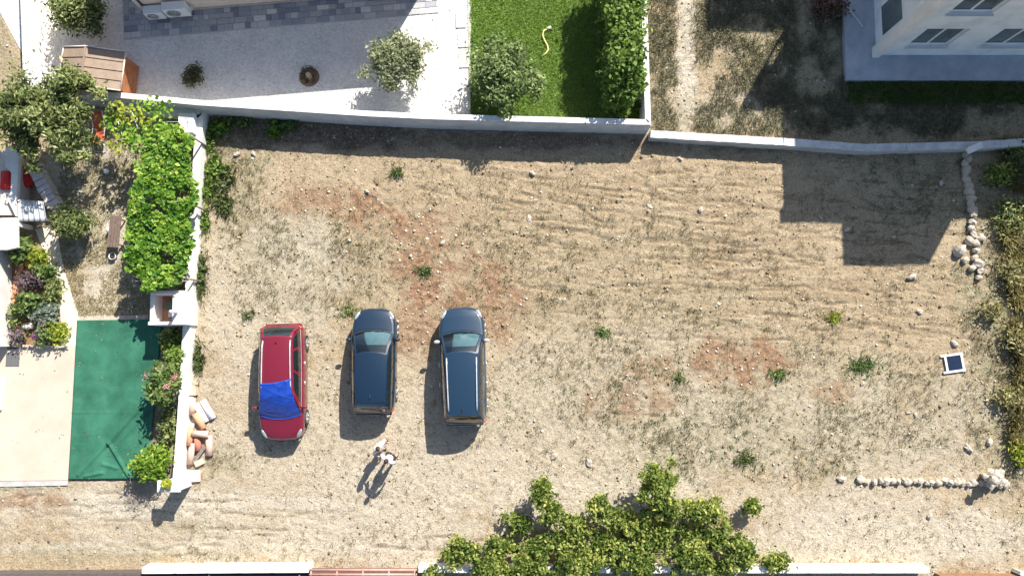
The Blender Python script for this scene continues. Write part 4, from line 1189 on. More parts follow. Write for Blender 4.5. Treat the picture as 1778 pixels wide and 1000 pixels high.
o = box('stone_slab', (0, 0, 0), (.50, .44, .10), mat('pale_pink_slab', (.66, .52, .47), .85, c2=(.74, .62, .56), scale=5, bump=.2), None, bevel=.015); o.location = P(336, 826, .08); o.rotation_euler.z = R(4); tag(o, 'square pale pink slab beside the gate pillar', 'slab')
o = box('pale_block', (0, 0, 0), (.30, .16, .16), tm['white'], None, bevel=.02); o.location = P(330, 738, .12); o.rotation_euler.z = R(-8); tag(o, 'pale small block wedged in the tile heap against the wall', 'block')

# ------------------------------------------------------------------ cars
def paint_mat(name, c):
    if name in MATS: return MATS[name]
    m, t, b = nodes(name)
    b.inputs['Base Color'].default_value = (*c, 1); b.inputs['Metallic'].default_value = .0; b.inputs['Roughness'].default_value = .4; b.inputs['Specular IOR Level'].default_value = .25
    b.inputs['Coat Weight'].default_value = 1.0; b.inputs['Coat Roughness'].default_value = .03
    tc = t.nodes.new('ShaderNodeTexCoord'); n = t.nodes.new('ShaderNodeTexNoise'); n.inputs['Scale'].default_value = 3; n.inputs['Detail'].default_value = 8
    t.links.new(tc.outputs['Object'], n.inputs['Vector'])
    r = t.nodes.new('ShaderNodeMapRange'); r.inputs[1].default_value = .4; r.inputs[2].default_value = .8; r.inputs[3].default_value = .02; r.inputs[4].default_value = .08     # dust film
    t.links.new(n.outputs['Fac'], r.inputs[0]); t.links.new(r.outputs[0], b.inputs['Coat Roughness'])
    MATS[name] = m; return m


glass_m, t, b = nodes('car_glass')
b.inputs['Base Color'].default_value = (.012, .018, .02, 1); b.inputs['Roughness'].default_value = .03; b.inputs['IOR'].default_value = 1.7; b.inputs['Coat Weight'].default_value = .6
ws_m, t, b = nodes('windscreen_glass')
tr_ = t.nodes.new('ShaderNodeBsdfTransparent'); tr_.inputs['Color'].default_value = (.62, .80, .82, 1)
gl_ = t.nodes.new('ShaderNodeBsdfGlossy'); gl_.inputs['Roughness'].default_value = .02
lw_ = t.nodes.new('ShaderNodeFresnel'); lw_.inputs['IOR'].default_value = 2.0
mx_ = t.nodes.new('ShaderNodeMixShader'); t.links.new(lw_.outputs[0], mx_.inputs[0]); t.links.new(tr_.outputs[0], mx_.inputs[1]); t.links.new(gl_.outputs[0], mx_.inputs[2])
t.links.new(mx_.outputs[0], t.nodes['Material Output'].inputs['Surface'])
dash_m = mat('dashboard_grey', (.15, .20, .22), .7, c2=(.21, .27, .29), scale=5)
seat_m = mat('seat_fabric', (.10, .11, .12), .9, c2=(.15, .16, .17), scale=9)
wheel_m = mat('steering_black', (.03, .03, .03), .6)
rubber = mat('tyre_rubber', (.02, .02, .02), .85)
rim_m = mat('alloy_rim', (.45, .45, .46), .35, metal=.8)
black_pl = mat('black_plastic', (.02, .02, .022), .55)
silver = mat('rail_silver', (.72, .72, .73), .3, metal=.5)
lamp_w = mat('headlamp_glass', (.30, .31, .32), .12, coat=1.0)
lamp_r = mat('taillamp_glass', (.45, .015, .012), .15, coat=1.0)
plate_m = mat('number_plate', (.72, .72, .70), .5)


def lerp(a, b, t_): return a + (b - a) * t_


def interp(x, xs, ys): return float(np.interp(x, xs, ys))


def make_car(name, label, loc, rz, L, W, H_, paint, hood=.98, ws=.80, rear=.55, rails=None, belt=.98, mirrors='paint', rear_bumper=None, wheel_r=.33):
    """x forward, y left, z up. hood: nose to windscreen base; ws: windscreen run; rear: rear window run"""
    car = empty(name, loc, rz, label, 'car', 'cars parked on the dirt lot')
    xe, xr = L / 2, -L / 2
    wheels = (L / 2 - .82, -L / 2 + .72)
    xs = sorted(set([round(v_, 3) for v_ in list(np.linspace(xr, xe, 46)) + [xr + .02, xr + .05, xr + .1, xe - .02, xe - .05, xe - .1, xe - .16]]))
    zt = lambda x_: interp(x_, [xr, xr + .05, xr + .25, xe - hood - .1, xe - hood, xe - .35, xe - .12, xe - .04, xe], [belt - .14, belt - .04, belt, belt, belt - .02, belt - .17, belt - .24, belt - .30, belt - .42])
    hw = lambda x_: W / 2 * interp(x_, [xr, xr + .03, xr + .12, xr + .35, xr + .8, xe - 1.0, xe - .55, xe - .32, xe - .16, xe - .07, xe - .02, xe], [.68, .78, .88, .96, 1.0, 1.0, .955, .885, .77, .62, .48, .38])

    def zb(x_):
        z_ = interp(x_, [xr, xr + .15, xe - .15, xe], [.42, .24, .24, .34])
        for wx in wheels:
            d_ = abs(x_ - wx)
            if d_ < wheel_r + .06: z_ = max(z_, wheel_r + math.sqrt((wheel_r + .06) ** 2 - d_ ** 2))
        return z_
    bm = bmesh.new(); rows = []
    for x_ in xs:
        w_, zt_, zb_ = hw(x_), zt(x_), zb(x_)
        zs_ = max(zb_ + .03, zt_ - .10); half = []
        for k in range(6):
            f_ = k / 5; z_ = lerp(zb_, zs_, f_)
            half.append((w_ * (.955 + .045 * math.sin(PI * min(1, max(0, (z_ - .15) / .85)))), z_))
        half += [(w_ * .955, lerp(zs_, zt_, .55)), (w_ * .90, lerp(zs_, zt_, .92)), (w_ * .78, zt_ + .012), (w_ * .5, zt_ + .035), (w_ * .2, zt_ + .048)]
        ring = [(x_, y_, z_) for y_, z_ in half] + [(x_, -y_, z_) for y_, z_ in half[::-1]]
        rows.append([bm.verts.new(p_) for p_ in ring])
    m_ = len(rows[0])
    for i in range(len(rows) - 1):
        for k in range(m_ - 1): bm.faces.new((rows[i][k], rows[i + 1][k], rows[i + 1][k + 1], rows[i][k + 1]))
    bm.faces.new(rows[0]); bm.faces.new(rows[-1][::-1])
    bm_obj('body', bm, paint, car, True)
    box('underbody', (0, 0, .36), (L - .5, W * .72, .3), black_pl, car, bevel=.03)
    # cabin patches
    xf, xrf = xe - hood, xe - hood - ws
    xrb, xrr = xr + .10, xr + .10 + rear
    wb, wr = W / 2 * .93, W / 2 * .70
    zB, zR = belt - .02, H_
    zroof = lambda x_, y_: zR - .055 * (abs(y_) / wr) ** 2.2 - .05 * ((x_ - (xrf + xrr) / 2) / ((xrf - xrr) / 2)) ** 2
    rwr = lambda x_: wr * (1 - .07 * max(0, ((xrf + xrr) / 2 - x_) / ((xrf - xrr) / 2)))

    def roofp(s, t_):
        yn = 2 * t_ - 1; xm = lerp(xrr + .04 * (1 - yn * yn) * -1, xrf + .09 * (1 - yn * yn), s); y_ = yn * rwr(lerp(xrr, xrf, s)); return Vector((xm, y_, zroof(lerp(xrr, xrf, s), y_)))

    def wsp(s, t_):      # s up the glass, t across
        yn = 2 * t_ - 1
        bot = Vector((xf + .16 * (1 - yn * yn), yn * wb * .97, zB)); top = roofp(1, t_)
        return bot.lerp(top, s) + Vector((.05, 0, .06)) * math.sin(PI * s) * .7

    def rwp(s, t_):
        yn = 2 * t_ - 1
        bot = Vector((xrb - .06 * (1 - yn * yn), yn * wb * .93, zB)); top = roofp(0, t_)
        return bot.lerp(top, s) + Vector((-.05, 0, .04)) * math.sin(PI * s)

    def sdp(side):
        def f_(s, t_):   # s up, t from rear to front
            bot = rwp(0, 1.0 if side > 0 else 0.0).lerp(wsp(0, 1.0 if side > 0 else 0.0), t_); bot.y += side * .025 * math.sin(PI * t_)
            top = roofp(t_, 1.0 if side > 0 else 0.0)
            # the end pillars share their edge with the glass patches
            return bot.lerp(top, s) + Vector((0, side * .03, .02)) * math.sin(PI * s) + Vector((.05 * .7 * t_ - .05 * (1 - t_), 0, .03 * t_ * .7)) * math.sin(PI * s)
        return f_
    bm = bmesh.new()
    grid_mesh(lambda a_, b_: wsp(a_ * .05, b_), 1, 12, bm); grid_mesh(lambda a_, b_: wsp(.94 + a_ * .06, b_), 1, 12, bm)
    grid_mesh(lambda a_, b_: wsp(.05 + a_ * .89, b_ * .06), 8, 1, bm); grid_mesh(lambda a_, b_: wsp(.05 + a_ * .89, .94 + b_ * .06), 8, 1, bm); grid_mesh(rwp, 8, 12, bm); grid_mesh(sdp(1), 6, 16, bm); grid_mesh(sdp(-1), 6, 16, bm)
    bmesh.ops.remove_doubles(bm, verts=bm.verts, dist=.004)
    bm_obj('pillars', bm, paint, car, True)
    bm = grid_mesh(roofp, 16, 12); bm_obj('roof', bm, paint, car, True)

    def pane(nm, fn, s0, s1, t0, t1, side=None, off=.007, m=glass_m, nu=8, nv=10, par=car):
        def g_(s, t_):
            S, T = lerp(s0, s1, s), lerp(t0, t1, t_)
            p_ = fn(S, T); e_ = .01
            du = fn(S + e_, T) - fn(S - e_, T); dv = fn(S, T + e_) - fn(S, T - e_); n_ = du.cross(dv).normalized()
            c_ = p_ - Vector((0, 0, .9))
            if n_.dot(Vector((c_.x * .5, c_.y, c_.z + .3))) < 0: n_ = -n_
            return p_ + n_ * off
        return bm_obj(nm, grid_mesh(g_, nu, nv), m, par, True)
    pane('windscreen', wsp, .05, .95, .055, .945, m=ws_m)
    pane('rear_window', rwp, .16, .93, .09, .91, m=glass_m)
    pane('cowl_panel', wsp, .0, .045, .03, .97, off=.012, m=black_pl, nu=2)
    for sgn in (1, -1):
        f_ = sdp(sgn)
        for t0, t1 in ((.04, .22), (.26, .56), (.60, .90)):
            pane('side_window', f_, .10, .90, t0, t1, nv=5)
        pane('window_trim', f_, .0, .07, .02, .97, off=.012, m=silver if rails else black_pl, nu=2)
    # interior behind the windscreen
    bm = grid_mesh(lambda s, t_: wsp(0, t_ * .92 + .04).lerp(Vector((xf - .42, (2 * t_ - 1) * wb * .88, belt + .10)), s) + Vector((0, 0, .03 * math.sin(PI * s))), 6, 12)
    bm_obj('dashboard', bm, dash_m, car, True)
    for sgn in (1, -1):
        box('front_seat', (xf - 1.02, sgn * .36, belt + .12), (.16, .46, .34), seat_m, car, bevel=.05)
        box('headrest', (xf - 1.06, sgn * .36, belt + .36), (.10, .26, .14), seat_m, car, bevel=.04)
    box('seat_bench', (xf - .95, 0, belt + .02), (1.0, wb * 1.7, .10), mat('cabin_dark', (.03, .03, .035), .9), car, bevel=.02)
    tube('steering_wheel', [(xf - .55 + .06 * math.sin(a_), .36 + .17 * math.cos(a_), belt + .10 + .15 * math.sin(a_)) for a_ in np.linspace(0, 2 * PI, 17)], .016, wheel_m, car, 6)
    # bonnet panel lying proud of the wings
    bm = grid_mesh(lambda s, t_: Vector((lerp(xf + .10 + .10 * (1 - (2 * t_ - 1) ** 2), xe - .07 - .20 * (2 * t_ - 1) ** 2, s), (2 * t_ - 1) * hw(lerp(xf, xe - .14, s)) * .84, 0)), 14, 12)
    for v_ in bm.verts:
        w_ = hw(v_.co.x); yn = abs(v_.co.y) / w_; v_.co.z = zt(v_.co.x) + interp(yn, [0, .2, .5, .78, .9], [.05, .048, .035, .012, -.006]) + .012
    bm_obj('bonnet', bm, paint, car, True)
    # lights
    for sgn in (1, -1):
        def lampf(s, t_, x0_, x1_, zc, dz, k_):
            x_ = lerp(x0_, x1_, s); z_ = zc(x_) + dz * (t_ - .5) * (1 - .4 * s * 0)
            return x_, z_
        bm = bmesh.new(); bmesh.ops.create_uvsphere(bm, u_segments=14, v_segments=8, radius=1)
        for v_ in bm.verts: v_.co = Vector((v_.co.x * .20, v_.co.y * .075, v_.co.z * .05))
        hl_ = bm_obj('headlight', bm, lamp_w, car, True); hl_.location = (xe - .27, sgn * hw(xe - .27) * .89, zt(xe - .27) - .028); hl_.rotation_euler = (0, R(16), -sgn * R(30))
        bm = bmesh.new(); bmesh.ops.create_uvsphere(bm, u_segments=14, v_segments=8, radius=1)
        for v_ in bm.verts: v_.co = Vector((v_.co.x * .05, v_.co.y * .17, v_.co.z * .09))
        tl_ = bm_obj('taillight', bm, lamp_r, car, True); tl_.location = (xr + .10, sgn * W / 2 * .80, belt - .16); tl_.rotation_euler = (0, 0, -sgn * R(24))
        # mirrors
        mr = empty('mirror', (0, 0, 0)); mr.parent = car; mr.location = (xf - .22, sgn * (W / 2 * .93 + .12), belt + .05)
        bm = bmesh.new(); bmesh.ops.create_uvsphere(bm, u_segments=12, v_segments=8, radius=1)
        for v_ in bm.verts: v_.co = Vector((v_.co.x * .075, v_.co.y * .12, v_.co.z * .085))
        bm_obj('housing', bm, paint if mirrors == 'paint' else silver, mr, True)
        tube('stalk', [(0, -sgn * .05, -.03), (.02, -sgn * .14, -.05)], .02, black_pl, mr, 6)
        for k, hx in enumerate((.12, -.62)): tube('door_handle', [(hx, sgn * (W / 2 + .012), .80), (hx - .16, sgn * (W / 2 + .012), .80)], .016, silver if rails else paint, car, 6)
        if rails:
            ye_ = wr * .90
            rp = [(lerp(xrf - .12, xrr + .10, k / 8), sgn * ye_ * (1 - .06 * k / 8), 0) for k in range(9)]
            pts = [Vector((p_[0], p_[1], zroof(p_[0], p_[1]) + (.05 if 0 < k < 8 else .0))) for k, p_ in enumerate(rp)]
            tube('roof_rail', pts, .024, silver, car, 7)
    for wx in wheels:
        for sgn in (1, -1):
            wh = empty('wheel', (wx, sgn * (W / 2 - .12), wheel_r)); wh.parent = car
            bm = bmesh.new()
            add_tube(bm, [(0, -.10, 0), (0, -.085, 0), (0, .085, 0), (0, .10, 0)], [wheel_r - .03, wheel_r, wheel_r, wheel_r - .03], 24); bm_obj('tyre', bm, rubber, wh, True)
            bm = bmesh.new(); add_tube(bm, [(0, sgn * .085, 0), (0, sgn * .112, 0)], [wheel_r * .68, wheel_r * .62], 20); bm_obj('rim', bm, rim_m, wh, True)
            for k in range(5):
                a_ = k * 2 * PI / 5; tube('spoke', [(0, sgn * .116, 0), (math.cos(a_) * wheel_r * .6, sgn * .116, math.sin(a_) * wheel_r * .6)], .022, rim_m, wh, 5)
    box('rear_bumper', (xr + .02, 0, .50), (.16, W * .80, .22), rear_bumper or paint, car, bevel=.05)
    box('front_bumper', (xe - .10, 0, .40), (.14, W * .50, .20), black_pl if rails else paint, car, bevel=.05)
    box('grille', (xe - .012, 0, belt - .46), (.05, W * .34, .10), black_pl, car, bevel=.015)
    box('number_plate', (xr - .065, 0, .66), (.015, .50, .11), plate_m, car, bevel=.003)
    box('number_plate', (xe - .022, 0, .42), (.015, .50, .11), plate_m, car, bevel=.003)
    for k in (-.28, .22): tube('wiper', [wsp(.03, .5 + k * .9) + Vector((.02, 0, .02)), wsp(.10, .5 + k * .9 + .22) + Vector((.0, 0, .02))], .008, black_pl, car, 4)
    an = tube('aerial', [(xrr + .22, 0, zroof(xrr + .2, 0)), (xrr + .12, 0, zroof(xrr + .2, 0) + .10)], [.025, .008], black_pl, car, 6)
    return car, wsp, roofp, car


navy = paint_mat('navy_paint', (.011, .032, .062))
navy2 = paint_mat('blue_black_paint', (.007, .021, .044))
redp = paint_mat('red_paint', (.16, .011, .026))


def car_at(u, v, deg):
    p_ = P(u, v); return (p_.x, p_.y, .0), R(deg)


l_, r_ = car_at(806, 634, 92.0)
make_car('parked_car', 'dark navy estate car with silver roof rails on the dirt lot', l_, r_, 4.42, 1.76, 1.62, navy, hood=1.08, ws=.72, rear=.34, rails=True, belt=1.0, mirrors='silver', rear_bumper=mat('bumper_grey', (.10, .085, .075), .6))
l_, r_ = car_at(655, 626, 90.0)
make_car('parked_car', 'dark blue hatchback without roof rails between the other two cars', l_, r_, 3.98, 1.70, 1.47, navy2, hood=.98, ws=.80, rear=.40, belt=.96, rear_bumper=mat('bumper_dark', (.05, .045, .045), .6))
l_, r_ = car_at(500, 663, -88.6)
rc, wsp, roofp, _ = make_car('parked_car', 'dark red car with white roof rails under a blue tarpaulin', l_, r_, 4.35, 1.72, 1.56, redp, hood=1.04, ws=.74, rear=.40, rails=True, belt=.98)

# blue tarpaulin over the red car's windscreen
tarp = empty('tarpaulin', rc.location, rc.rotation_euler.z, 'crumpled blue tarpaulin spread over the red car windscreen', 'tarpaulin')


def tarpf(s, t_):
    # s: along the car from roof to bonnet, t: across
    S = s
    if S < .22: p_ = roofp(1 - (.22 - S) * (.9 + .35 * t_), max(.03, min(.97, t_ * 1.04 - .02)))
    else: p_ = wsp(1 - (S - .22) / .78 * 1.02, max(.0, min(1, t_ * 1.06 - .03)))
    p_ = p_.copy()
    rid = lambda q_: max(0, 1 - abs(q_) * 5) ** 2
    wv = .012 * mnoise.noise(Vector((s * 3, t_ * 3, 1))) + .030 * rid(mnoise.noise(Vector((s * 2.2 + t_ * 1.5, t_ * .6 - s * .5, 4)))) + .022 * rid(mnoise.noise(Vector((s * 4.2 - t_ * 1.6, t_ * 1.2, 9)))) + .03 * rid((s - .80 - .10 * t_) * 3) * (.4 + .6 * t_)
    p_.z += .045 + wv
    if S > .9: p_.x += (S - .9) * .6; p_.z -= (S - .9) * .15
    return p_


bm = grid_mesh(tarpf, 44, 40); f_ = bm_obj('sheet', bm, mat('blue_tarp', (.006, .035, .26), .38, c2=(.010, .055, .34), scale=4, bump=.2, bscale=10, spec=.6), tarp, True); f_.modifiers.new('t', 'SOLIDIFY').thickness = .006
for k, pts in enumerate(([(.02, .02), (.02, .98)], [(.99, .03), (.99, .97)])):
    tube('hem', [tarpf(lerp(pts[0][0], pts[1][0], q_ / 20), lerp(pts[0][1], pts[1][1], q_ / 20)) + Vector((0, 0, .004)) for q_ in range(21)], .009, mat('tarp_hem', (.02, .10, .55), .5), tarp, 5)

# ------------------------------------------------------------------ people
skin_m = mat('skin', (.52, .31, .22), .6, var=.06)
hair_m = mat('hair_dark', (.035, .022, .015), .7)


def skin_body(name, joints, edges, m, parent, sub=2, root=0):
    """continuous surface grown over a skeleton; joints: (x, y, z, radius_x, radius_y)"""
    me = bpy.data.meshes.new(name); me.from_pydata([j[:3] for j in joints], edges, []); me.update()
    o = link(name, me, m, parent)
    md = o.modifiers.new('skin', 'SKIN')
    for i, j in enumerate(joints):
        sv = me.skin_vertices[0].data[i] if me.skin_vertices else None
        if sv is None: break
        sv.radius = (j[3], j[4] if len(j) > 4 else j[3]); sv.use_root = (i == root)
    ss = o.modifiers.new('sub', 'SUBSURF'); ss.levels = sub; ss.render_levels = sub
    md.use_smooth_shade = True
    return o


def ensure_skin(me):
    pass


def person(loc, rz, label, shirt_m, short_m, bend=0.0, arm=0.0, shoe_m=None, bare_legs=True, hgt=1.72):
    p0 = empty('person', loc, rz, label, 'person')
    k = hgt / 1.72
    lean = lambda x_, y_, z_: (x_ * k, (y_ + max(0, z_ - .95) * bend) * k, z_ * k)
    J = [((0, 0, .98), .13, .10), ((0, 0, 1.12), .125, .09), ((0, 0, 1.32), .15, .10), ((0, 0, 1.43), .11, .08), ((0, 0, 1.50), .05, .05),
         ((.10, .01, .90), .085, .09), ((.12, .03 + .08, .50), .058, .06), ((.13, .06, .09), .038, .042), ((.14, .20, .04), .04, .03),
         ((-.10, .01, .90), .085, .09), ((-.12, -.02, .50), .058, .06), ((-.13, -.10, .09), .038, .042), ((-.14, .04, .04), .04, .03),
         ((.20, 0, 1.40), .055, .055), ((.27 + arm * .1, .02, 1.13), .042, .042), ((.25 + arm * .05, .18, .92 + arm * .25), .03, .03),
         ((-.20, 0, 1.40), .055, .055), ((-.27, .02, 1.13), .042, .042), ((-.26, .13, .90), .03, .03)]
    joints = [(*lean(*j[0]), j[1] * k, j[2] * k) for j in J]
    E = [(0, 1), (1, 2), (2, 3), (3, 4), (0, 5), (5, 6), (6, 7), (7, 8), (0, 9), (9, 10), (10, 11), (11, 12), (3, 13), (13, 14), (14, 15), (3, 16), (16, 17), (17, 18)]
    # skin modifier needs its vertex layer: build through bmesh
    def build(nm, JJ, EE, m, root=0, grow=0.0):
        bm = bmesh.new(); lay = bm.verts.layers.skin.verify()
        vs = []
        for i, j in enumerate(JJ):
            v_ = bm.verts.new(j[:3]); v_[lay].radius = (j[3] + grow, j[4] + grow); v_[lay].use_root = (i == root); vs.append(v_)
        for a_, b_ in EE: bm.edges.new((vs[a_], vs[b_]))
        me = bpy.data.meshes.new(nm); bm.to_mesh(me); bm.free()
        o = link(nm, me, m, p0); md = o.modifiers.new('skin', 'SKIN'); md.use_smooth_shade = True
        s_ = o.modifiers.new('sub', 'SUBSURF'); s_.levels = 2; s_.render_levels = 2
        return o
    build('body', joints, E, skin_m)
    # head
    hx, hy, hz_ = lean(0, .02, 1.61)
    bm = bmesh.new(); bmesh.ops.create_uvsphere(bm, u_segments=16, v_segments=12, radius=1)
    for v_ in bm.verts:
        c = v_.co; c.x *= .078; c.y *= .097; c.z *= .118
        if c.z < -.03: c.y += .012; c.x *= .86
        if abs(c.x) < .02 and c.y > .08 and abs(c.z) < .04: c.y += .02          # nose
    h_ = bm_obj('head', bm, skin_m, p0, True); h_.location = (hx, hy, hz_); h_.scale = (k, k, k)
    for s in (-1, 1):
        bm = bmesh.new(); bmesh.ops.create_uvsphere(bm, u_segments=8, v_segments=6, radius=.012); e_ = bm_obj('eye', bm, hair_m, h_); e_.location = (s * .03, .088, .01)
        bm = bmesh.new(); bmesh.ops.create_uvsphere(bm, u_segments=8, v_segments=6, radius=.025); e_ = bm_obj('ear', bm, skin_m, h_); e_.location = (s * .08, -.005, 0); e_.scale = (.4, .8, 1.2)
    bm = bmesh.new(); bmesh.ops.create_uvsphere(bm, u_segments=16, v_segments=10, radius=1)
    for v_ in bm.verts: v_.co = Vector((v_.co.x * .088, v_.co.y * .105 - .014, max(v_.co.z, -.35) * .118 + .022 - max(0, v_.co.y) * .0))
    bmesh.ops.delete(bm, geom=[v_ for v_ in bm.verts if v_.co.y > .055 and v_.co.z < .06], context='VERTS')
    bm_obj('hair', bm, hair_m, h_, True)
    # hands: palm and five fingers
    for wi, el in ((15, 14), (18, 17)):
        w_ = Vector(joints[wi][:3]); d_ = (w_ - Vector(joints[el][:3])).normalized(); sd_ = d_.cross(Vector((0, 0, 1)) if abs(d_.z) < .95 else Vector((0, 1, 0))).normalized(); up_ = sd_.cross(d_)
        bm = bmesh.new(); add_tube(bm, [w_, w_ + d_ * .05, w_ + d_ * .095], [.026, .036, .034], 8)
        for q_, ln in zip((-.028, -.009, .010, .028), (.060, .072, .068, .052)):
            b0 = w_ + d_ * .09 + sd_ * q_; add_tube(bm, [b0, b0 + d_ * ln * .55, b0 + d_ * ln * .9 - up_ * .025], [.0095, .009, .007], 6)
        b0 = w_ + d_ * .03 + sd_ * .034; add_tube(bm, [b0, b0 + (d_ + sd_).normalized() * .04, b0 + d_ * .07 + sd_ * .03], [.012, .011, .008], 6)
        bm_obj('hand', bm, skin_m, p0, True)
    jj = joints
    mid = lambda a_, b_, f_: tuple(np.array(jj[a_]) * (1 - f_) + np.array(jj[b_]) * f_)
    sj = [jj[0], jj[1], jj[2], jj[3], jj[13], mid(13, 14, .75), jj[16], mid(16, 17, .75)]
    build('shirt', sj, [(0, 1), (1, 2), (2, 3), (3, 4), (4, 5), (3, 6), (6, 7)], shirt_m, 1, .022)
    sj = [jj[0], jj[5], mid(5, 6, .85 if bare_legs else 1.0), jj[9], mid(9, 10, .85 if bare_legs else 1.0)]
    ed = [(0, 1), (1, 2), (0, 3), (3, 4)]
    if not bare_legs: sj += [mid(6, 7, .9), mid(10, 11, .9)]; ed += [(2, 5), (4, 6)]
    build('trousers' if not bare_legs else 'shorts', sj, ed, short_m, 0, .024)
    for a_, b_ in ((7, 8), (11, 12)):
        A_, B_ = Vector(jj[a_][:3]), Vector(jj[b_][:3]); A_.z = .045; B_.z = .04
        bm = bmesh.new(); add_tube(bm, [A_ - (B_ - A_) * .35, A_, A_.lerp(B_, .6), B_ + (B_ - A_) * .25], [.03, .047, .047, .025], 8); bm_obj('shoe', bm, shoe_m or black_pl, p0, True)
    return p0


white_cl = mat('white_cotton', (.76, .76, .75), .9, var=.05)
pale_cl = mat('pale_pink_cotton', (.68, .58, .55), .9, var=.05)
dark_cl = mat('dark_cotton', (.025, .022, .025), .9)
a_ = P(684, 788); person((a_.x, a_.y, .0), R(150), 'person in white shirt and dark shorts behind the parked cars', white_cl, dark_cl, .10, .6)
a_ = P(667, 769); person((a_.x, a_.y, .0), R(-130), 'person in pale clothes nearest the dark blue hatchback', pale_cl, pale_cl, .08, 1.0, bare_legs=False, hgt=1.70)

# ------------------------------------------------------------------ stone rows, loose rocks, panel
rock_data = []
rock_mats = [mat('limestone', (.36, .30, .235), .9, c2=(.56, .50, .41), scale=5, bump=.5, bscale=16), mat('tan_stone', (.42, .33, .24), .9, c2=(.54, .45, .35), scale=5, bump=.5, bscale=16)]
for i in range(8):
    V, Fc = rock_mesh(20 + i, 2); me = bpy.data.meshes.new('rock'); me.from_pydata(V.tolist(), [], Fc.tolist()); me.update(); me.materials.append(rock_mats[1 if i % 4 == 3 else 0]); rock_data.append(me)


def rock(name, loc, s, parent=None, i=None):
    o = bpy.data.objects.new(name, rock_data[(i if i is not None else random.randrange(8)) % 8]); COL.objects.link(o)
    o.location = loc; o.scale = s; o.rotation_euler = (random.uniform(-.2, .2), random.uniform(-.2, .2), random.uniform(0, 6.28))
    if parent is not None: o.parent = parent
    return o


sr = empty('stone_row', P(1682, 330), 0, 'single file of tan stones running down from the concrete wall', 'stone wall')
for u, v, r_, i in ((1677, 268, .16, 1), (1681, 276, .18, 3), (1676, 285, .18, 0), (1678, 295, .2, 7), (1676, 304, .15, 1), (1678, 312, .17, 2), (1682, 322, .2, 3), (1683, 333, .22, 7), (1686, 344, .2, 3), (1685, 354, .19, 7), (1688, 364, .22, 3), (1690, 372, .16, 2)):
    rock('stone', P(u, v, .1) - sr.location, (r_, r_, r_ * 1.2), sr, i)
s2 = empty('stone_row', P(1692, 420), 0, 'heap of grey stones where the tan stone file ends', 'stone wall')
for u, v, r_, i in ((1689, 386, .16, 0), (1686, 396, .15, 1), (1690, 407, .15, 2), (1684, 418, .2, 4), (1694, 422, .18, 5), (1703, 413, .2, 6), (1695, 436, .15, 0), (1692, 448, .16, 3), (1699, 458, .24, 1), (1702, 470, .15, 2), (1667, 436, .28, 4), (1676, 452, .16, 5), (1688, 466, .16, 7), (1700, 482, .14, 3)):
    rock('stone', P(u, v, .1) - s2.location, (r_, r_, r_ * 1.2), s2, i)
o = box('concrete_block', (0, 0, 0), (.62, .26, .16), white_cap, None, bevel=.02); o.location = P(1692, 257, CW + .08); o.rotation_euler.z = R(24); tag(o, 'white block lying across the concrete wall above the stone file', 'block')

s3 = empty('stone_row', P(1620, 840), 0, 'low row of white stones ending in a small stone pier', 'stone wall')
k = 0; u_ = 1462
while u_ < 1742:
    wpx = random.uniform(9, 15) if u_ > 1480 else 20
    f_ = (u_ - 1455) / 290
    if not (1476 < u_ < 1482):
        s_ = rock('stone', P(u_, 833 + f_ * 6 + random.uniform(-3, 3), .06) - s3.location, (wpx / 82 * random.uniform(.7, 1.15), random.uniform(.12, .2), random.uniform(.14, .24)), s3, k); s_.rotation_euler.z = random.uniform(-.3, .3)
    u_ += wpx * .82; k += 1
for u, v, z_, r_ in ((1722, 838, .15, .26), (1735, 838, .15, .24), (1716, 830, .3, .22), (1729, 826, .35, .24), (1722, 820, .3, .2), (1737, 822, .3, .2), (1725, 832, .6, .22), (1733, 828, .65, .2), (1728, 834, .85, .19), (1740, 836, .25, .2), (1748, 842, .1, .16)):
    rock('stone', P(u, v, z_) - s3.location, (r_, r_ * .9, r_ * .8), s3, random.choice((0, 1, 2, 4, 5, 6)))

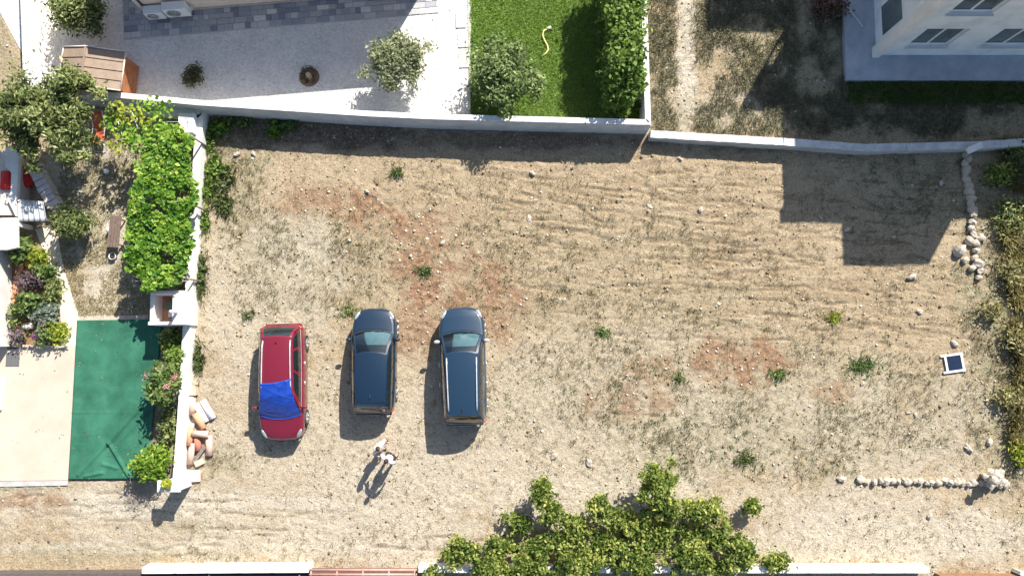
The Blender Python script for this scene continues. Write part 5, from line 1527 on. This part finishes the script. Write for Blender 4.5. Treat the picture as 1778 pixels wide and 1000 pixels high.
for (u, v, r_, lab) in ((1583, 481, .20, 'pale rock just below the tip of the building shadow'), (924, 301, .14, 'pale rock near the garden wall shadow, upper of a pair'), (919, 380, .15, 'large pale rock in the upper middle of the lot'),
        (1180, 276, .13, 'pale rock closest to the concrete wall, out of its shadow'), (1128, 359, .12, 'pale rock in the scraped earth left of a plough scar'), (1216, 364, .12, 'pale rock beside the start of a long plough scar'), (1249, 358, .09, 'small pale rock at the head of a long plough scar'),
        (980, 521, .10, 'small pale rock in the middle of the lot, right of the navy car'), (1023, 803, .17, 'pale rock above the pointed shrub, right of its neighbour'), (963, 791, .16, 'pale rock above the lone tall shrub shoot'), (1596, 541, .13, 'pale rock between the building shadow and the framed panel'),
        (1656, 597, .17, 'flat pale rock just above the framed panel'), (1577, 716, .09, 'left one of two small rocks below the framed panel'), (1589, 720, .11, 'right one of two small rocks below the framed panel'), (1498, 665, .13, 'pale rock just below the largest green weed'),
        (1633, 318, .13, 'pale rock inside the building shadow, nearest the tan stone file'), (1470, 399, .14, 'largest pale rock inside the building shadow'), (1552, 412, .11, 'pale rock in the lower right of the building shadow'), (1424, 378, .11, 'pale rock at the left of the building shadow'),
        (1717, 767, .16, 'pale rock above the small stone pier'), (1680, 778, .2, 'pale flat rock left of the one above the stone pier'), (637, 333, .11, 'pale rock on the reddish soil at the upper left'), (412, 268, .13, 'left one of two white rocks at the edge of the wall shadow'),
        (440, 267, .13, 'right one of two white rocks at the edge of the wall shadow'), (769, 422, .13, 'pale rock above the stony reddish patch'), (1613, 895, .14, 'pale rock below the row of white stones')):
    p_ = P(u, v); o = rock('loose_rock', (p_.x, p_.y, float(GZ(np.array(p_.x), np.array(p_.y))) + r_ * .2), (r_, r_ * random.uniform(.6, .9), r_ * .8), None, random.choice((0, 1, 2, 4, 5, 6)))
    tag(o, lab, 'rock', 'pale rocks lying loose on the dirt lot')

fp = empty('framed_panel', P(1656, 630, .04), R(8), 'dark blue panel in a white frame lying on the dirt', 'panel')
box('glass', (0, 0, .03), (.56, .56, .02), mat('panel_glass', (.012, .022, .05), .25), fp, bevel=.003)
for s in (-1, 1):
    box('frame_bar', (s * .32, 0, .035), (.08, .72, .05), ac_m, fp, bevel=.006)
    box('frame_bar', (-.06, s * .32, .042), (.86, .08, .045), ac_m, fp, bevel=.006)

# burnt-looking dust patch, green weeds on the lot
GWD = 'green weeds on the dirt lot'
for uv, r_, n, lab, m_ in (((1497, 634), .42, 1100, 'largest bright green weed on the right side of the lot', leafmat('weed_bright', (.06, .10, .025), (.12, .19, .05), (.26, .32, .12), .35)), ((1352, 650), .28, 500, 'dark green weed beside the reddish stony patch', green_m),
                      ((737, 470), .26, 420, 'small weed amid the stones above the dark blue hatchback', weed_m), ((1047, 576), .2, 260, 'tiny weed right of the navy car', green_m), ((1297, 795), .3, 420, 'olive weed above the southern shrubs', weed_m),
                      ((1448, 550), .26, 320, 'yellowish weed beside a plough scar', yg_m), ((690, 300), .24, 300, 'olive weed near the shadow of the garden wall', weed_m), ((430, 545), .2, 200, 'little weed on the pale ground left of the cars', weed_m),
                      ((608, 540), .3, 350, 'olive weed just above the dark blue hatchback', olive_m), ((1180, 655), .24, 260, 'greyish weed between the reddish patches', olive_m)):
    q0 = P(*uv); we = empty('weed', (q0.x, q0.y, float(GZ(np.array(q0.x), np.array(q0.y)))), 0, lab, 'weed', GWD)
    nb_ = n // 7; ang = RNG.uniform(0, 6.28, nb_); rad = np.abs(RNG.normal(0, .62, nb_)) * r_
    pts_ = np.stack([np.cos(ang) * rad * 1.2, np.sin(ang) * rad * .8, np.zeros(nb_)], -1)
    blades('leaves', pts_, .13, .016, m_, 1.3, 3, parent=we, spread=.03, kind=None)
    cs_ = pts_ + np.stack([np.zeros(nb_), np.zeros(nb_), RNG.uniform(.03, .14, nb_)], -1)
    V, Fc = leaf_quads(cs_, .05, None, .5, 2.4, .1); raw_mesh('leaf_tips', V, Fc, m_, np.repeat(np.clip(RNG.normal(.55, .2, nb_), 0, 1), 4), we)['kind'] = 'stuff'
# rank weeds along the left wall and under the garden wall
GW2 = 'rank weeds along the walls'
for i, (uv, rx, ry, m_, lab) in enumerate((((366, 240), .28, .5, hedge_m, 'upright green weeds in the shaded corner of the two walls'), ((372, 292), .42, .42, hedge_m, 'bright green weeds by the boundary wall near the corner'), ((390, 312), .36, .3, weed_m, 'olive green weeds a step away from the boundary wall'),
                                      ((362, 330), .22, .4, hedge_m, 'narrow green weeds hugging the boundary wall'), ((388, 355), .34, .32, weed_m, 'loose weeds left of the reddish soil'), ((356, 390), .18, .6, hedge_m, 'thin line of weeds along the middle of the boundary wall'),
                                      ((351, 480), .16, .7, weed_m, 'thin weeds along the boundary wall beside the barbecue'), ((346, 620), .16, .6, weed_m, 'thin weeds along the boundary wall beside the carpet'), ((420, 212), .7, .2, green_m, 'dark green weeds under the garden wall near the corner'),
                                      ((500, 218), .7, .2, green_m, 'dark green weeds farther along the garden wall'), ((382, 222), .3, .22, vine_m, 'bright weeds in the wall corner'), ((478, 228), .22, .2, vine_m, 'single bright weed in the garden wall shadow'))):
    q0 = P(*uv); we = empty('wall_weed', (q0.x, q0.y, float(GZ(np.array(q0.x), np.array(q0.y)))), 0, lab, 'weed', GW2)
    nb_ = int(90 + 420 * rx * ry)
    pts_ = np.stack([RNG.normal(0, .55, nb_) * rx, RNG.normal(0, .55, nb_) * ry, np.zeros(nb_)], -1)
    pts_ = pts_[vnoise(pts_[:, 0] + q0.x, pts_[:, 1] + q0.y, .22, i) > .36]; nb_ = len(pts_)
    blades('leaves', pts_, .20, .018, m_, 1.0, 3, parent=we, spread=.04, kind=None)
    cs_ = pts_ + np.stack([np.zeros(nb_), np.zeros(nb_), RNG.uniform(.04, .24, nb_)], -1)
    V, Fc = leaf_quads(cs_, .085, None, .5, 1.7, .1); raw_mesh('leaf_tips', V, Fc, m_, np.repeat(np.clip(RNG.normal(.55, .2, nb_), 0, 1), 4), we)['kind'] = 'stuff'

# ------------------------------------------------------------------ south edge: wall, gate, roof, shrubs
SH = .6
wall('white_parapet', 'white parapet left of the reddish gate at the bottom edge', [P(246, 995, SH), P(536, 993, SH)], .22, SH, plaster_w, white_cap, over=.01)
wall('white_parapet', 'white parapet behind the green shrubs at the bottom edge', [P(726, 993, SH), P(1000, 994, SH), P(1360, 994, SH), P(1614, 994, SH)], .20, SH, plaster_w, white_cap, over=.01)
rf = empty('neighbour_roof', P(390, 1010), 0, 'dark flat roof just inside the bottom edge', 'roof')
prism_obj('deck', [(P(u, v, .42) - rf.location).xy for u, v in ((0, 999), (532, 997), (532, 1120), (0, 1120))], 0, .42, mat('dark_roof', (.035, .035, .04), .8, scale=3), rf)
for u in (363, 520): tube('seam', [P(u, 997, .44) - rf.location, P(u, 1100, .44) - rf.location], .03, silver, rf, 5)
prism_obj('fascia', [(P(u, v, .50) - rf.location).xy for u, v in ((-80, 996), (244, 994), (244, 999), (-80, 1001))], 0, .5, mat('dark_fascia', (.10, .08, .07), .8), rf)
gt = empty('sliding_gate', P(630, 993), 0, 'reddish brown metal gate between the white parapets', 'gate')
gm = mat('gate_red', (.42, .22, .17), .6, c2=(.50, .29, .24), scale=4)
for v in (989, 997): tube('rail', [P(537, v, .55) - gt.location, P(724, v, .55) - gt.location], .045, gm, gt, 6)
for k in range(5): tube('stile', [P(540 + k * 45, 989, .56) - gt.location, P(540 + k * 45, 1020, .56) - gt.location], .03, gm, gt, 6)
prism_obj('panel', [(P(u, v, .3) - gt.location).xy for u, v in ((538, 988), (723, 988), (723, 1030), (538, 1030))], .1, .3, mat('gate_dark', (.16, .08, .06), .7), gt)
wf = empty('wooden_edge', P(1700, 996), 0, 'rusty brown boards along the bottom right corner', 'boards')
for k in range(6): box('board', (0, 0, .2), (.62, .16, .4), mat('rust_board', (.22, .11, .055), .8, c2=(.34, .19, .10), scale=5), wf, bevel=.01).location = P(1636 + k * 29, 997 + k * .3, 0) - wf.location
box('white_end', (0, 0, .25), (.5, .14, .5), plaster_w, wf, rz=R(-18)).location = P(1768, 992, 0) - wf.location
# dark lane beyond the parapet
sheet('lane', [P(540, 1002), P(1800, 1002), P(1900, 1250), P(540, 1250)], .0, mat('lane_dark', (.10, .085, .08), .95, c2=(.16, .14, .13), scale=3))

GS = 'green shrubs at the bottom edge'
for (uv, z, rx, ry, rz_, n, lab) in (
        ((940, 853), 1.1, .40, .50, .5, 1500, 'tall shrub shoot standing alone left of the others'), ((962, 890), .8, .42, .50, .4, 1300, 'shrub directly below the lone tall shoot'), ((1040, 882), .9, .45, .5, .4, 1500, 'shrub with a pointed top between the lone shoot and the tallest shrub'),
        ((1140, 838), 1.3, .85, .75, .5, 3200, 'tallest shrub with a forked top'), ((1150, 880), .9, .75, .5, .45, 2400, 'broad base of leaves under the tallest shrub'), ((1218, 886), .8, .85, .45, .4, 2400, 'dark green mounded shrub right of the tallest one'),
        ((1305, 880), .5, .28, .30, .25, 600, 'small round shrub at the right end of the upper row'), ((1085, 905), .7, .7, .5, .4, 2000, 'dark shrub in front of the pointed one'), ((1000, 915), .7, .8, .5, .35, 2000, 'low shrub left of the dark one'),
        ((905, 910), .5, .5, .4, .3, 1000, 'thin low shrub at the left of the upper row'), ((800, 958), .7, .65, .65, .45, 2200, 'leftmost shrub at the bottom edge, beside bare gravel'), ((850, 985), .8, .8, .5, .45, 2400, 'shrub hanging over the parapet next to the leftmost one'),
        ((925, 975), .8, .75, .65, .45, 2400, 'leafy shrub with dark hollow at the bottom edge'), ((1010, 975), .8, .9, .6, .45, 2800, 'wide shrub over the parapet below the pointed one'), ((1100, 972), .8, .9, .6, .5, 2800, 'wide shrub over the parapet below the tallest one'),
        ((1195, 968), .9, .9, .6, .5, 2800, 'bright shrub over the parapet right of centre'), ((1285, 958), .9, .75, .6, .45, 2400, 'shrub near the right end of the bottom row'), ((1345, 975), .6, .5, .4, .35, 1100, 'small last shrub at the right end of the bottom row'),
        ((1140, 925), .6, 1.2, .5, .35, 3000, 'leafy mass between the upper and bottom rows'), ((960, 940), .6, .9, .4, .3, 1800, 'thin leafy mass left between the two rows'), ((1240, 930), .6, .9, .45, .35, 2200, 'loose leaves filling the gap below the mounded shrub'), ((870, 945), .5, .7, .45, .3, 1500, 'loose leafy growth above the parapet near the leftmost shrub'), ((1050, 945), .6, .9, .4, .35, 2200, 'leafy growth in the heart of the shrub mass'),
        ((1240, 985), .6, 1.0, .3, .3, 1800, 'leaves draped along the parapet under the bright shrub'), ((900, 993), .6, .9, .3, .3, 1500, 'leaves draped along the parapet under the hollow shrub'), ((750, 992), .5, .5, .2, .2, 500, 'low leaves creeping on the parapet left of the shrubs')):
    shrub('shrub', uv, z, rx * 1.08, ry * 1.08, rz_, int(n * 1.0), .072, south_m, lab, 'shrub', GS, sig=.095, clumps=max(14, n // 38), elong=1.9, trunk=.03, shell=.25, limbs=8)

# ------------------------------------------------------------------ right edge: rank dry grass and bushes
x, y = scatter(16000, (P(1690, 500).x, P(1800, 500).x, P(0, 830).y, P(0, 255).y))
keep = (x > P(1722, 0).x + 1.6 * (fbm(x, y, 1.3, 1) - .45)) & (fbm(x, y, .8, 3) > .50)
x, y = x[keep][:2600], y[keep][:2600]
blades('tall_dry_grass', np.stack([x, y, GZ(x, y)], -1), .34, .014, leafmat('straw', (.16, .14, .05), (.40, .35, .14), (.66, .60, .33), .35), .9, 9, 'tall yellow dry grass along the right edge', 'grass', spread=.10)
GR = 'scrub along the right edge'
for (uv, z, rx, ry, rz_, n, m_, lab) in (((1735, 300), .5, .6, .6, .4, 1600, south_m, 'dark green bush in the shade below the concrete wall'), ((1752, 370), .5, .7, .9, .4, 2200, olive_m, 'olive scrub in the shade at the right edge'), ((1765, 262), .4, .6, .4, .3, 1000, green_m, 'green weeds under the concrete wall at the right edge'),
                                     ((1760, 470), .5, .6, .7, .4, 1700, dryb_m, 'yellowish bush just below the shadow at the right edge'), ((1765, 590), .5, .6, .7, .4, 1700, dryb_m, 'straw coloured bush right of the framed panel'), ((1750, 690), .4, .6, .5, .35, 1400, dryb_m, 'lower straw bush on the right edge'),
                                     ((1772, 780), .5, .4, .8, .4, 1300, yg_m, 'yellow green bush above the stone pier'), ((1725, 540), .3, .4, .5, .25, 800, dryb_m, 'small olive scrub left of the straw bushes')):
    shrub('scrub_bush', uv, .22, rx, ry, .22, int(n * .38), .06, m_, lab, 'bush', GR, sig=.16, clumps=max(20, n // 40), elong=2.6, trunk=.03, shell=.3)
# weeds in the shaded field
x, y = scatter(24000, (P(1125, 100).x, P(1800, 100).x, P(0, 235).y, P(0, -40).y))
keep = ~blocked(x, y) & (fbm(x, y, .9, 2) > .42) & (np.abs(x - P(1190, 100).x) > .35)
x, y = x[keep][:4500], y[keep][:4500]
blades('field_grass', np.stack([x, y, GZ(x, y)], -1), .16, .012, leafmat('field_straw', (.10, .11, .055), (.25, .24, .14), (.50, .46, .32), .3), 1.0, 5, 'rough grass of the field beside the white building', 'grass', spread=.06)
x, y = scatter(5000, (P(1470, 100).x, P(1800, 100).x, P(0, 180).y, P(0, 140).y))
blades('green_field_grass', np.stack([x, y, GZ(x, y)], -1)[:1300], .2, .013, hedge_m, .9, 4, 'green grass fringe below the blue-grey slab', 'grass', spread=.06)
shrub('dead_bush', (1440, 8), .4, .6, .4, .3, 900, .07, leafmat('brown_leaf', (.06, .03, .022), (.13, .07, .05), (.22, .14, .10), .2), 'dark reddish brown bush left of the white building', 'bush', sig=.14, clumps=26, trunk=.03)

# fallen leaves blown onto the carpet, terrace and yard
fl = []
for poly, n_, z_ in (([P(134, 556), P(282, 554), P(256, 831), P(119, 832)], 80, .095), (terr_poly, 26, .06), (yard_poly, 90, .045)):
    xs_ = [p_[0] for p_ in poly]; ys_ = [p_[1] for p_ in poly]
    x, y = RNG.uniform(max(-21, min(xs_)), max(xs_), n_ * 3), RNG.uniform(min(ys_), min(15.5, max(ys_)), n_ * 3)
    keep = inpoly(x, y, poly) & (fbm(x, y, 1.2, 1) > .45); x, y = x[keep][:n_], y[keep][:n_]
    fl.append(np.stack([x, y, np.full(len(x), z_)], -1))
fl = np.concatenate(fl); V, Fc = leaf_quads(fl, .036, None, 2.5, 1.8, .15)
o = raw_mesh('fallen_leaves', V, Fc, leafmat('dead_leaf', (.10, .06, .03), (.22, .16, .08), (.35, .30, .14), .2), np.repeat(RNG.random(len(fl)), 4))
tag(o, 'dry fallen leaves strewn over carpet, terrace and gravel', 'leaves', kind='stuff')
